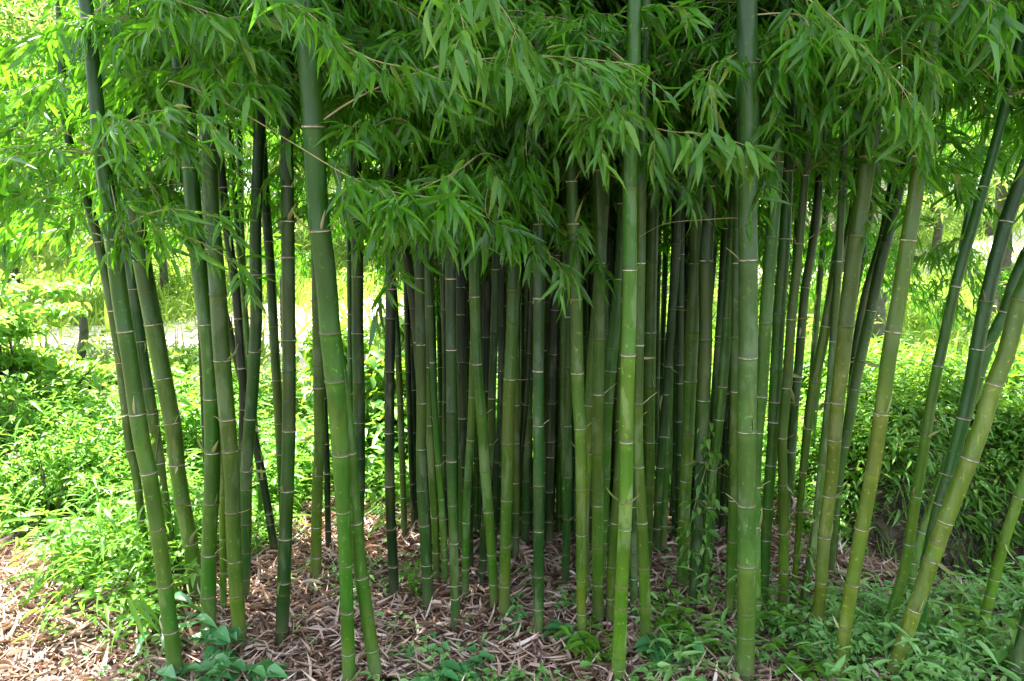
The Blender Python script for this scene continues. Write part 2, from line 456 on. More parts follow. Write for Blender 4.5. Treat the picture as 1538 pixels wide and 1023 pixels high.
c('E4', [(748,250,12),(745,379,12),(743,476,12),(739,594,12),(737,672,12),(730,760,12),(722,880,11)], DEEP, 'deep green culm behind and between the bending culm and the thick olive one')
c('E5', [(755,300,8),(752,515,8),(750,633,8),(744,738,8),(742,850,7)], DARK, 'pencil thin dark culm against the thick olive one')
c('F1', [(778,150,18),(774,260,19),(772,379,19),(770,476,19),(766,555,19),(763,633,19),(762,718,18),(760,797,17),(758,876,17),(757,935,17)], OLIVE, 'thick olive culm with a pale double joint low down in the middle of the clump', .04)
c('F1b', [(801,350,9),(795,496,9),(792,574,9),(785,650,9),(777,738,9),(772,840,8)], DARK, 'dark reed thin culm leaning past the thick olive one')
c('F2', [(807,60,16),(808,240,16),(809,359,17),(809,476,17),(808,594,16),(809,711,16),(809,817,16),(809,963,15)], BLUE, 'straight bluish green culm, its foot clear in the litter beside a little creeper', .03)
c('F3', [(827,250,10),(825,437,10),(825,555,10),(823,650,10),(820,718,9),(818,800,9)], DARK, 'thin black culm close behind the straight bluish green one')
c('F4', [(848,300,8),(843,437,8),(837,535,8),(833,650,8),(828,800,8)], DARK, 'thin tilted dark culm seen through the narrow slit beside the bluish green one')
c('G0', [(852,300,11),(854,515,11),(853,633,11),(854,718,11),(851,817,12),(848,884,12)], DEEP, 'short dark sided culm ending in open litter beside the clear green one')
c('G1', [(856,200,18),(860,320,18),(863,398,19),(866,476,19),(868,594,19),(872,650,18),(873,718,17),(873,797,16),(873,896,15),(875,970,15)], OLIVE, 'clear green culm with white joints whose foot meets bright green weeds', .04)
c('G2', [(910,240,18),(903,359,18),(899,437,18),(893,515,18),(887,594,18),(882,672,17),(879,720,16),(877,800,15),(880,905,14)], LIME, 'bright green culm slanting across in front of its straight neighbour')
c('G3', [(900,480,18),(899,574,18),(897,672,18),(898,738,18),(898,856,18),(898,946,17)], OLIVE, 'smooth olive culm emerging below the bright slanting one', .04)
c('G3b', [(936,300,18),(932,398,18),(925,476,18),(917,555,18),(911,633,17),(909,711,16),(905,800,14),(903,880,13)], GREEN, 'wide green culm leaning behind the bright forward one')
c('H0', [(938,500,14),(934,600,14),(930,700,14),(924,780,15),(918,860,14),(916,945,13)], OLIVE, 'culm foot tucked against the bright forward culm, joining it near the ground', .04)
c('H1', [(953,0,22),(951,100,22),(949,200,22),(946,320,22),(946,398,22),(945,476,22),(943,555,22),(941,633,21),(941,718,21),(938,797,20),(934,876,20),(931,955,21),(928,1030,21)], LIME, 'bright green culm standing forward of the clump centre with clear white joints', .05)
c('H2', [(964,300,14),(962,437,14),(960,555,14),(959,672,14),(961,718,15),(965,797,16),(968,876,17),(970,940,17),(971,985,17)], OLIVE, 'olive culm swelling towards its foot beside the bright forward culm', .04)
c('H2b', [(950,700,12),(951,800,12),(952,870,12),(953,942,12)], DEEP, 'stub of dark culm showing low between two olive ones')
c('H3', [(988,60,18),(985,200,18),(981,320,18),(979,398,18),(977,496,18),(976,594,17),(976,691,15),(975,738,14),(974,797,13),(972,870,12)], OLIVE, 'olive culm with faint brown streaks, second past the bright forward one')
c('H4', [(1018,250,11),(1013,390,12),(1008,496,12),(1000,594,12),(993,680,12),(989,738,12),(985,835,11)], DEEP, 'dark bent culm at the edge of the clump centre, gap of litter beside its foot')
c('H5', [(1018,360,5),(1020,500,5),(1018,600,5),(1014,700,5),(1012,800,5)], DARK, 'stick thin dark stem between the bent culm and the thick mottled green one')
c('I1', [(1056,0,20),(1053,60,20),(1049,200,20),(1045,320,21),(1046,398,21),(1039,515,20),(1035,613,19),(1032,691,18),(1029,738,17),(1026,817,17),(1024,892,16)], OLIVE, 'thick olive culm with a wilted creeper climbing beside its lower half', .04)
c('I2', [(1070,180,17),(1066,300,18),(1060,398,20),(1060,496,20),(1057,594,20),(1054,660,19),(1052,718,18),(1046,817,17),(1040,920,16)], DEEP, 'deep green culm wrapped by the creeper, right against the thick olive one')
c('I3', [(1106,250,14),(1101,340,15),(1096,418,15),(1090,515,15),(1082,613,15),(1074,680,13),(1069,718,12),(1062,797,11),(1057,918,10)], GREEN, 'green culm slanting down across the creeper tangle')
c('I3b', [(1096,280,10),(1088,398,10),(1074,574,10),(1068,680,10),(1063,800,9)], DARK, 'black culm just behind the slanting one by the creeper')
c('I4', [(1108,350,9),(1105,457,9),(1094,574,8),(1092,672,8),(1088,800,7)], DEEP, 'slight dark culm fading behind the thick pale upright one')
c('J0', [(1104,600,14),(1102,738,15),(1099,837,15),(1095,935,14)], OLIVE, 'culm foot peeping from behind the thick pale upright culm', .04)
c('J1', [(1122,-40,30),(1122,40,31),(1125,180,30),(1123,320,28),(1124,418,28),(1124,515,28),(1122,613,28),(1121,718,28),(1121,817,27),(1121,912,27),(1119,1028,26)], GREY, 'thick pale upright culm in front with white mottling and joints all the way up', .06)
c('J2', [(1174,100,18),(1167,240,19),(1162,320,19),(1154,418,19),(1148,515,19),(1144,594,17),(1140,650,13),(1137,718,12),(1136,817,12),(1138,912,11),(1138,960,10)], GREEN, 'green culm pressed close against the thick pale upright one')
c('J3', [(1186,180,14),(1181,320,16),(1176,398,18),(1170,476,18),(1164,594,18),(1161,660,17),(1156,718,16),(1151,797,15),(1146,918,13)], GREEN, 'plain green culm one step behind the culm hugging the pale upright one')
c('J4', [(1212,220,11),(1205,320,12),(1197,398,13),(1189,476,14),(1182,574,14),(1175,659,14),(1176,718,14),(1177,817,15),(1177,930,15)], OLIVE, 'culm with leaf scraps up its side and a swollen straight foot')
c('J5', [(1232,240,12),(1225,340,12),(1209,437,13),(1199,555,13),(1190,640,12),(1184,718,10),(1180,840,9)], DEEP, 'dark curved culm behind the one with leaf scraps')
c('J6', [(1290,240,14),(1279,340,15),(1254,418,15),(1236,515,15),(1219,594,14),(1209,680,12),(1204,730,10),(1197,830,9),(1189,920,8)], OLIVE, 'strongly curved culm narrowing to a thin foot among the weeds')
c('K0', [(1248,560,11),(1243,620,12),(1236,679,12),(1227,778,12),(1215,856,12),(1201,926,11)], GREY, 'grey green foot slanting away from the thick yellow green leaning culm')
c('K1', [(1332,0,22),(1325,80,23),(1315,160,24),(1302,250,25),(1292,320,25),(1278,418,25),(1268,515,24),(1257,613,22),(1249,718,20),(1239,797,20),(1233,876,18),(1225,980,17)], YELL, 'thick leaning culm with a powdery face, between two yellowish ones', .06)
c('K2', [(1362,230,15),(1341,328,16),(1322,398,16),(1306,476,16),(1287,562,16),(1274,640,15),(1262,700,14),(1254,780,12),(1246,870,11)], GREY, 'culm with a tan dried sheath streak behind the powdery leaning one')
c('K2b', [(1338,280,10),(1324,359,10),(1302,430,10),(1287,504,10),(1276,600,9),(1262,720,9),(1252,850,8)], DEEP, 'slim dark culm hugging the one with the tan sheath streak')
c('K3', [(1407,0,18),(1396,110,20),(1384,220,23),(1371,320,24),(1361,379,24),(1349,457,24),(1335,535,24),(1325,613,23),(1309,718,22),(1294,797,22),(1280,876,21),(1268,955,20),(1259,1026,20)], YELL, 'thick olive yellow culm leaning over the ditch bank with a fluted pale foot', .07)
c('L1r', [(1532,60,12),(1507,170,13),(1483,260,14),(1461,340,15),(1435,430,15),(1418,508,15),(1400,594,15),(1384,699,15),(1371,778,15),(1359,856,15),(1340,915,15),(1322,980,15)], GREEN, 'slender green culm leaning before the sunny field', .05)
c('L2r', [(1560,200,22),(1530,280,23),(1506,351,23),(1486,430,23),(1470,508,23),(1457,586,23),(1441,652,22),(1424,718,20),(1408,770,20),(1394,840,21),(1382,916,22),(1374,1005,22)], BLUE, 'bluish green culm leaning steeply, passing behind the big yellow one', .05)
c('L4r', [(1580,320,20),(1533,398,20),(1509,469,20),(1482,523,20),(1466,580,18),(1440,660,17),(1422,699,16),(1394,778,16),(1374,837,16),(1361,925,14)], GREEN, 'green culm crossing behind the bluish one from one side to the other', .05)
c('L3r', [(1600,300,32),(1566,380,32),(1533,449,31),(1513,527,31),(1490,586,30),(1473,645,30),(1453,699,30),(1422,778,29),(1394,856,28),(1367,935,27),(1333,1026,26)], YELL, 'big yellow green culm leaning most of all across the ditch bank', .06)
c('R5', [(1580,600,17),(1538,725,17),(1516,785,17),(1497,856,17),(1477,935,17),(1468,975,17)], LIME, 'lime green culm rooted in the weeds beyond the ditch bank', .05)
c('R6', [(1600,700,26),(1560,880,26),(1538,975,26),(1520,1050,26)], DEEP, 'dark culm clipped by the corner of the view among the weeds', .05)
# culms at the edges, behind

c('X4', [(1500,60,8),(1478,200,9),(1452,330,9),(1428,460,9),(1408,560,8),(1396,640,8)], GREEN, 'thin culm far behind on the sunny side of the ditch bank', .02)
c('X5', [(1215,0,8),(1208,160,9),(1198,320,9),(1190,480,9),(1184,640,8),(1180,765,8)], DEEP, 'thin dark culm with hanging leaves far behind the swollen footed one', .02)
c('X6', [(1268,0,8),(1256,160,9),(1240,320,9),(1226,480,9),(1214,640,8),(1206,760,8)], GREEN, 'thin green culm with hanging leaves behind the curved ones', .02)
c('X7', [(520,0,8),(522,160,9),(524,320,9),(526,480,9),(527,640,8),(528,745,8)], DEEP, 'thin dark culm far behind between the huge tilted one and its dark neighbour', .02)
c('X8', [(352,0,8),(358,160,9),(362,320,9),(368,480,9),(372,640,8),(376,755,8)], DEEP, 'thin far culm with leaves hanging low in front of the bright track', .02)
c('X9', [(1300,60,8),(1282,200,9),(1262,330,9),(1240,480,9),(1222,640,8),(1212,770,8)], GREEN, 'thin green culm fanning outward far behind the strongly curved one', .02)
c('X10', [(1352,60,8),(1330,200,9),(1306,330,9),(1278,480,9),(1254,640,8),(1238,770,8)], DEEP, 'thin dark culm fanning outward behind the powdery leaning one', .02)
c('X11', [(1250,60,8),(1240,200,8),(1222,330,8),(1206,480,8),(1194,640,8),(1188,770,8)], OLIVE, 'thin olive culm behind the one with leaf scraps', .02)
EXTRA = []   # hidden back of the clump: dark stems filling the middle
for (x, yb, w, dx) in [(608,815,9,-22),(622,800,8,-14),(655,800,8,-12),(668,815,9,4),(664,790,8,-4),(690,805,9,-6),(700,790,8,10),(716,812,9,-4),(727,790,8,-8),
                       (734,806,8,8),(756,795,8,-3),(768,810,8,4),(783,790,8,6),(796,806,8,-2),(800,785,7,10),(815,795,8,4),(838,800,8,3),(846,790,8,12),
                       (862,806,9,-4),(884,800,9,8),(893,790,8,2),(908,808,9,12),(918,795,9,6),(926,785,8,14),(952,800,9,2),(958,790,8,12),(968,806,8,8),
                       (998,800,8,14),(1008,790,8,20),(1040,810,9,14),(1052,796,8,20),(1078,806,8,22),(1112,800,8,20),(1132,810,9,24),(1168,800,8,28),
                       (700,775,7,-10),(765,770,7,2),(830,772,7,4),(880,770,7,0),(940,775,7,10),(1000,770,7,15)]:
    EXTRA.append((x, yb, w, dx))
for i in range(46):
    x_ = 620 + 480 * (i + random.random()) / 46
    EXTRA.append((x_, random.uniform(755, 822), random.uniform(7.5, 10), (x_ - 800) * .06 + random.uniform(-8, 8)))
for i in range(26):
    x_ = 640 + 470 * (i + random.random()) / 26
    EXTRA.append((x_, random.uniform(805, 850), random.uniform(10, 12.5), (x_ - 800) * .05 + random.uniform(-12, 12)))
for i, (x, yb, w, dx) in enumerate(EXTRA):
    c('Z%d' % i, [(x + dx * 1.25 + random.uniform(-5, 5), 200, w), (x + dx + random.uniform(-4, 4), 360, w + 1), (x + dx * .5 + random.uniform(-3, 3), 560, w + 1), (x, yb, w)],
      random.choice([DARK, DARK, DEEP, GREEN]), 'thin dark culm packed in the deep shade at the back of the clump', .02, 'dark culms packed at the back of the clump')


def catmull(P, n=8):
    P = [np.array(p, float) for p in P]
    P = [2 * P[0] - P[1]] + P + [2 * P[-1] - P[-2]]
    out = []
    for i in range(1, len(P) - 2):
        for k in range(n):
            t = k / n
            a, b, c_, d = P[i - 1:i + 3]
            out.append(.5 * ((2 * b) + (-a + c_) * t + (2 * a - 5 * b + 4 * c_ - d) * t * t + (-a + 3 * b - 3 * c_ + d) * t ** 3))
    out.append(P[-2])
    return np.array(out)


def build_culm(key, d):
    wk = {'L3r': .8, 'L2r': .88, 'L4r': .85, 'K1': .93, 'K3': .93, 'R5': .85}.get(key, 1.0)
    pts = [(a_, b_, c_ * wk) for a_, b_, c_ in d['pts']]
    # foot on the ground
    x, y, w = pts[-1]
    r_ = ray(x, y)
    t = -CAM.z / r_.z
    for _ in range(12):
        g = CAM + r_ * t
        t = (float(terrain(g.x, g.y)) - CAM.z) / r_.z
    foot = CAM + r_ * t
    Y0 = foot.y + d['lean'] * foot.z
    P3 = []
    for (x, y, w) in reversed(pts):
        p = at(x, y, Y0, d['lean'])
        dep = proj(p)[2]
        P3.append((p.x, p.y, p.z, w / F * dep / 2))
    P3[0] = (foot.x, foot.y, foot.z - .03, P3[0][3])
    S = catmull(P3, 6)
    # carry on above the frame, arching outward
    seg = S[-1, :3] - S[-5, :3]
    dirn = seg / np.linalg.norm(seg)
    p = S[-1, :3].copy(); r0 = max(S[-1, 3], np.median(S[:, 3]) * .95)
    z0 = p[2]; top = d['H'] + random.uniform(-.8, .8)
    out = np.array([dirn[0], dirn[1] * .4, 0]) * .02 + np.array([random.uniform(-.01, .01), random.uniform(-.01, .01), 0])
    ext = []
    while p[2] < top:
        dirn = dirn + out * (1 + 1.2 * (p[2] - z0) / (top - z0)) - np.array([0, 0, .0])
        dirn = dirn / np.linalg.norm(dirn)
        p = p + dirn * .2
        f_ = (p[2] - z0) / (top - z0)
        ext.append((*p, max(.004, r0 * (1 - .8 * f_ ** 1.2))))
    S = np.concatenate([S, np.array(ext)])
    # resample
    sl = np.concatenate([[0], np.cumsum(np.linalg.norm(np.diff(S[:, :3], axis=0), axis=1))])
    tot = sl[-1]
    def ev(s):
        return np.array([np.interp(s, sl, S[:, i]) for i in range(4)])
    # node positions
    g = random.Random(hash(key) % 1000 if False else sum(map(ord, key)) * 7)
    nodes = []
    s = .03 + g.uniform(0, .07)
    while s < tot - .1:
        nodes.append(s)
        h = s
        L = .12 + .17 * min(1, h / 1.2) + .12 * min(1, max(0, h - 1.2) / 1.5)
        s += L * (g.uniform(.85, 1.25) if g.random() < .8 else g.uniform(.35, .6)) * d['nodes']
    st = []; mi = []; nf = []; sr = []
    prev = 0.0
    allst = []      # (s, rscale, nfrac, segr)
    for k, nd in enumerate(nodes + [tot]):
        seg_r = g.random()
        a = prev; L = nd - a
        fine = a < 3.6
        if k > 0:
            allst.append((a + .0035, 1.055, 0.0, seg_r, 0))
            if fine: allst.append((a + .010, 1.0, .02, seg_r, 0))
        nsub = max(1, int(L / (.10 if fine else .3)))
        for j in range(1, nsub):
            allst.append((a + L * j / nsub, .99, j / nsub, seg_r, 0))
        if nd < tot:
            if fine: allst.append((nd - .014, .995, .955, seg_r, 0))
            allst.append((nd - .0032, 1.01, 1.0, seg_r, 1 if g.random() < .72 else 0))
            allst.append((nd, 1.085, 1.0, seg_r, 0 if g.random() < .35 else 2))
        else:
            allst.append((tot, .4, 1.0, seg_r, 0))
        prev = nd
    allst.insert(0, (0, 1.0, .3, .5, 0))
    sides = 16
    ss = np.array([a[0] for a in allst])
    order = np.argsort(ss, kind='stable')
    allst = [allst[i] for i in order]; ss = ss[order]
    E = np.stack([np.interp(ss, sl, S[:, i]) for i in range(4)], 1)
    base = E[0, :3].copy(); base[2] = foot.z
    pts3 = E[:, :3] - base
    # orient rings by smooth tangents
    T = np.stack([np.interp(ss + .08, sl, S[:, i]) - np.interp(ss - .08, sl, S[:, i]) for i in range(3)], 1)
    T = norm(T)
    A = norm(np.cross(T, np.array([0, 1.0, 0]))); B = np.cross(T, A)
    th = np.arange(sides) / sides * 2 * PI
    rad = E[:, 3] * np.array([a[1] for a in allst])
    V = pts3[:, None] + rad[:, None, None] * (np.cos(th)[None, :, None] * A[:, None] + np.sin(th)[None, :, None] * B[:, None])
    n = len(pts3)
    i = np.arange(n - 1)[:, None] * sides; j = np.arange(sides)[None]; k_ = (j + 1) % sides
    Fq = np.stack([i + j, i + k_, i + sides + k_, i + sides + j], -1).reshape(-1, 4)
    matid = np.repeat(np.array([{0: 0, 1: 1, 2: 2}[a[4]] for a in allst[:-1]]), sides)
    # 1 marks the pale ring band, 2 the dark groove above
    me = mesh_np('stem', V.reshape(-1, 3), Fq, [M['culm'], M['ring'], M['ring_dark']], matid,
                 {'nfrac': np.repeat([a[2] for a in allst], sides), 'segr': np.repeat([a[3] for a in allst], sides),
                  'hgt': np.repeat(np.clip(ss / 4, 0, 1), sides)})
    root = empty('bamboo_culm', base)
    tag(root, d['label'], 'bamboo', d['group'] or 'bamboo culms of the clump')
    st_o = link('stem', me, root)
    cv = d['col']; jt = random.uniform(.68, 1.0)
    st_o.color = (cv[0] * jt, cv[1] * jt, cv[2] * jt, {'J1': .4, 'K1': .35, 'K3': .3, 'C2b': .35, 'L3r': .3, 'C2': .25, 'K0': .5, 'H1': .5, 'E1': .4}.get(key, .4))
    d['root'] = root; d['base'] = base; d['nodes_s'] = nodes; d['ev'] = ev; d['rad'] = float(np.median(S[:, 3]))
    d['tot'] = tot
    return root


for k, d in C.items():
    build_culm(k, d)


# ------------------------------------------------------------------ leafy branches
def fan(bag, g, tip, tdir, nl, lmin, lmax, wr=(.14, .2), droop=.55, tmpls=(LANCE, LANCE2)):
    """a fan of drooping leaves at a twig tip"""
    tdir = tdir / np.linalg.norm(tdir)
    side = np.cross(tdir, [0, 0, 1.0]); side /= max(np.linalg.norm(side), 1e-6)
    P = []; D = []; L = []
    for i in range(nl):
        a = (.95 if i % 2 else -.95) * g.uniform(.15, 1.1)
        dr = tdir * g.uniform(.35, 1.1) + side * a * .9 + np.array([0, 0, -1]) * (droop * .6 + g.uniform(-.6, .6))
        P.append(tip - tdir * (i / nl) * g.uniform(.06, .14)); D.append(dr); L.append(g.uniform(lmin, lmax))
    P = np.array(P); D = np.array(D); L = np.array(L)
    up = np.tile([0, 0, 1.0], (nl, 1)) + g.normal(0, .5, (nl, 3)) + np.array([0, -.35, 0])
    for t in tmpls:
        m_ = g.random(nl) < .5 if t is tmpls[0] else ~m_
        if m_.any():
            V, Fc, lr = leaves_np(P[m_], D[m_], L[m_], g.uniform(*wr, m_.sum()), t, None, up[m_], g)
            bag.add(V, Fc, lr)


def leafy_branch(path, g, leaf_from=.25, ntw=12, nl=(4, 7), ll=(.09, .16), tw=(.12, .32), r0=.0035, fans=2, lo=False):
    """returns (twig mesh, leaf mesh) along a 3D path"""
    tb = Bag(); lb = Bag()
    path = catmull(path, 6)
    n = len(path)
    V, Fq = tube_np(path, np.linspace(r0, r0 * .35, n), 5)
    tb.add(V, Fq)
    T = norm(np.gradient(path, axis=0))
    for i in range(ntw):
        f_ = leaf_from + (1 - leaf_from) * (i + g.uniform(.1, .9)) / ntw
        ix = min(n - 1, int(f_ * (n - 1)))
        p = path[ix]; t = T[ix]
        side = np.cross(t, [0, 0, 1.0]); side /= max(np.linalg.norm(side), 1e-6)
        sg = 1 if i % 2 else -1
        dr = t * g.uniform(.5, 1) + side * sg * g.uniform(.3, 1.0) + np.array([0, 0, g.uniform(-.5, .35)])
        dr /= np.linalg.norm(dr)
        L = g.uniform(*tw) * (1.1 - .5 * f_)
        q = [p + dr * L * s_ + np.array([0, 0, -1]) * .45 * L * s_ * s_ for s_ in np.linspace(0, 1, 5)]
        V, Fq = tube_np(q, np.linspace(r0 * .4, r0 * .2, 5), 4)
        tb.add(V, Fq)
        td = q[-1] - q[-2]
        tm = (LANCE_LO, LANCE_LO) if lo else (LANCE, LANCE2)
        fan(lb, g, q[-1], td, g.integers(*nl, endpoint=True), *ll, tmpls=tm)
        for _ in range(fans - 1):
            m_ = g.uniform(.35, .85); b = q[int(m_ * 4)]
            d2 = td / np.linalg.norm(td) + g.normal(0, .6, 3); 
            fan(lb, g, b + d2 * .03, d2, g.integers(max(2, nl[0] - 2), nl[1] - 1, endpoint=True), *ll, tmpls=tm)
    fan(lb, g, path[-1], T[-1], nl[1], *ll)
    return tb, lb


BR = []
for i in range(10):
    g = np.random.default_rng(100 + i)
    L = 1.0
    rise = g.uniform(.05, .35); fall = g.uniform(.35, .75); sw = g.uniform(-.15, .15)
    path = [(s * L * .9, sw * s * s, rise * s - fall * s * s) for s in np.linspace(0, 1, 7)]
    tb, lb = leafy_branch(path, g, .2, 20, (4, 7), (.042, .105), fans=3)
    BR.append((tb.mesh('branch', [M['twig']]), lb.mesh('leaves', [M['bleaf']])))

SBR = []
for i in range(6):
    g = np.random.default_rng(200 + i)
    fall = g.uniform(.1, .35)
    path = [(s * .5, g.uniform(-.01, .01), .1 * s - fall * s * s) for s in np.linspace(0, 1, 5)]
    tb, lb = leafy_branch(path, g, .25, 8, (3, 6), (.055, .125), (.05, .2), .0025, fans=2)
    SBR.append((tb.mesh('branch', [M['twig']]), lb.mesh('leaves', [M['bleaf']])))

# crowns: the tops above the view
CR = []
for i in range(4):
    g = np.random.default_rng(300 + i)
    lb = Bag()
    nf_ = 105
    z = g.uniform(0, 3.6, nf_); a = g.uniform(0, 2 * PI, nf_); r = g.uniform(.08, 1.0, nf_) ** .7 * 1.0
    ctr = np.stack([r * np.cos(a), r * np.sin(a), z - r * .3], 1)
    k = 5
    P = np.repeat(ctr, k, 0) + g.normal(0, .04, (nf_ * k, 3))
    D = g.normal(0, 1, (nf_ * k, 3)); D[:, 2] = -abs(D[:, 2]) - .3
    V, Fc, lr = leaves_np(P, D, g.uniform(.13, .24, nf_ * k), .2, LANCE_LO, None, None, g)
    lb.add(V, Fc, lr)
    CR.append(lb.mesh('crown', [M['bleaf']]))

M['sheath'] = leaf_mat('dried_sheath', [(0, (.16, .12, .05)), (.4, (.2, .26, .06)), (.7, (.32, .34, .14)), (1, (.55, .5, .36))], (.3, .35, .12), .3, .5)
SCR = {'L1': .9, 'L3': .9, 'L4': .6, 'M3': .9, 'M3b': .7, 'M1': .25, 'M2': .3, 'M4b': .7, 'H4': .8, 'J4': 1, 'J5': .7, 'J6': 1, 'J3': .4, 'K0': .9, 'K2': .6, 'L1r': .6, 'I2': .4, 'I3': .4, 'H2b': .5, 'C1': .4, 'R5': .3}
for key, d in C.items():
    g = np.random.default_rng(700 + sum(map(ord, key)))
    if key[0] == 'Z': continue
    pr = SCR.get(key, .14)
    for s in d['nodes_s']:
        e = d['ev'](s)
        if e[2] > 2.8: break
        if g.random() < pr:
            for _ in range(g.integers(1, 3)):
                a = g.uniform(-PI, .4)
                v = np.array([math.cos(a), math.sin(a), 0])
                P = np.array([e[:3] - d['base'] + v * (e[3] * .97)]); D = np.array([v * g.uniform(.3, 1.2) + np.array([0, 0, g.uniform(-1, 1.2)])])
                V, Fc, lr = leaves_np(P, D, g.uniform(.03, .09, 1), g.uniform(.12, .28, 1), CURL[2], None, None, g)
                lb = Bag(); lb.add(V, Fc, lr); link('sheath_scrap', lb.mesh('sheath_scrap', [M['sheath']]), d['root'])
        if g.random() < .2:
            a = g.uniform(-PI, .3); v = np.array([math.cos(a), math.sin(a), .9])
            b0 = e[:3] - d['base'] + np.array([v[0], v[1], 0]) * e[3] * .9
            L = g.uniform(.015, .06)
            Vv, Fq = tube_np([b0, b0 + v * L * .5, b0 + v * L + np.array([0, 0, -.004])], [.0028, .002, .0012], 5)
            tb = Bag(); tb.add(Vv, Fq); link('branch_stub', tb.mesh('branch_stub', [M['twig']]), d['root'])

# where each stretch of the picture lets foliage hang down to (x, y)
CURT = [(-400, 420), (0, 400), (110, 380), (170, 410), (250, 380), (285, 240), (345, 280), (400, 235), (440, 225), (500, 250), (560, 330), (620, 365), (700, 375), (800, 390), (860, 290),
        (940, 300), (1000, 290), (1060, 290), (1100, 320), (1180, 330), (1230, 400), (1280, 230), (1330, 170), (1390, 300), (1440, 380), (1538, 330), (1900, 380)]
CX = [a for a, b in CURT]; CY = [b for a, b in CURT]
# culms that stay in view, down to the given height in the picture: key -> ymin
CLEAR = {'C2': 95, 'J1': 40, 'H1': 215, 'K1': 150, 'K3': 200, 'L1r': 150, 'L2r': 200, 'I1': 250, 'M1': 240, 'M2': 230, 'M4': 230, 'M6': 235, 'L2': 400, 'L4': 385, 'F1': 380, 'G1': 280, 'L3r': 0, 'C4': 330, 'C3': 240}


def clear_hit(p, pad=50):
    x, y, dep = proj(p)
    for k, ymin in CLEAR.items():
        if y < ymin - 30: continue
        d = C[k]
        xs = np.interp(y, [q[1] for q in d['pts']], [q[0] for q in d['pts']])
        if abs(x - xs) < pad and dep < d['base'][1]:
            return True
    return False


def add_branch(d, s, yaw, scale, tilt, ti):
    ev = d['ev'](s)
    tm, lm = BR[ti]
    loc = Vector(ev[:3] - d['base'])
    o = link('branch', tm, d['root'])
    o.location = loc
    o.rotation_euler = (0, -tilt, yaw)
    o.scale = (scale,) * 3
    l = link('leaves', lm, o)
    l.color = (1, 1, 1, 1)
    return o


def sample_pts(ti, M4):
    return [M4 @ Vector((x, 0, -.1 - .45 * x * x)) for x in (.35, .6, .85, 1.0)]


nb = 0
for key, d in C.items():
    if key in ('R6',): continue
    if key[0] == 'X': lowk = 150
    else: lowk = 0
    BUSHY = key in ('M3', 'M3b', 'M5', 'C1b', 'C3', 'C4', 'D1', 'J4', 'J5', 'J6', 'K2', 'K2b', 'H4', 'H5', 'I3b', 'I4', 'L1r', 'L2r', 'L4r', 'L3r', 'K3', 'R5', 'J3') or key[0] == 'X'
    back = key[0] == 'Z'
    tries = (26 if not back else 10) * (2 if BUSHY else 1)
    want = (8 if not back else 4) + (7 if BUSHY else 0)
    got = 0
    nodes = [s for s in d['nodes_s'] if (1.35 if d['base'][1] > 3.6 else 1.7) < d['ev'](s)[2] < 4.3]
    for _ in range(tries):
        if got >= want or not nodes: break
        s = random.choice(nodes)
        yaw = random.uniform(0, 2 * PI)
        sc = random.uniform(.65, 1.1); tilt = random.uniform(-.15, .5)
        ti = random.randrange(len(BR))
        p0 = Vector(d['ev'](s)[:3])
        M4 = Matrix.Translation(p0) @ Matrix.Rotation(yaw, 4, 'Z') @ Matrix.Rotation(-tilt, 4, 'Y') @ Matrix.Scale(sc, 4)
        ok = True
        for q in sample_pts(ti, M4):
            x, y, dep = proj(q)
            if dep < (2.25 if x < 1350 else 2.0): ok = False; break
            if x < 120 and dep < 3.2 and random.random() < .5: ok = False; break
            lim = np.interp(x, CX, CY) + (80 if dep > 3.5 else 0) + (70 if dep > 4.2 else 0) + lowk + (40 if BUSHY and dep > d['base'][1] + .15 and x < 1480 else 0)
            if y + 60 / dep * 2.0 > lim: ok = False; break
            if clear_hit(q): ok = False; break
        if not ok: continue
        add_branch(d, s, yaw, sc, tilt, ti)
        got += 1; nb += 1
    # crown above
    if key[0] == 'X': continue
    for zc in (3.7,):
        sx_ = None
        ss = np.linspace(0, d['tot'], 60)
        zz = np.array([d['ev'](q)[2] for q in ss])
        s = float(np.interp(zc, zz, ss))
        e = d['ev'](s)
        o = link('crown', random.choice(CR), d['root'])
        o.location = Vector(e[:3] - d['base'])
        e2 = d['ev'](min(d['tot'], s + 2.5))
        dv = Vector(e2[:3] - e[:3])
        o.rotation_mode = 'QUATERNION'
        o.rotation_quaternion = dv.to_track_quat('Z', 'Y')
SPR = {'L1': (0, 330, 5), 'L2': (60, 360, 9), 'L3': (0, 360, 8), 'L4': (20, 350, 9), 'M1': (0, 215, 6), 'M2': (0, 205, 6), 'M4': (0, 200, 4), 'M6': (0, 210, 4), 'C2': (-60, 50, 3),
       'F1': (60, 340, 6), 'F2': (60, 320, 6), 'E1': (150, 330, 5), 'E3': (150, 340, 5), 'D2': (100, 310, 5), 'G1': (60, 260, 5), 'G2': (60, 260, 5), 'H3': (20, 270, 5),
       'I1': (60, 290, 3), 'J2': (40, 300, 5), 'J3': (60, 300, 5), 'K1': (-80, 50, 4), 'K2': (60, 280, 5), 'K3': (-40, 110, 5), 'L1r': (0, 150, 5), 'L2r': (120, 240, 4), 'J4': (60, 350, 6), 'J6': (100, 330, 5), 'C3': (60, 230, 4), 'C4': (60, 300, 4)}
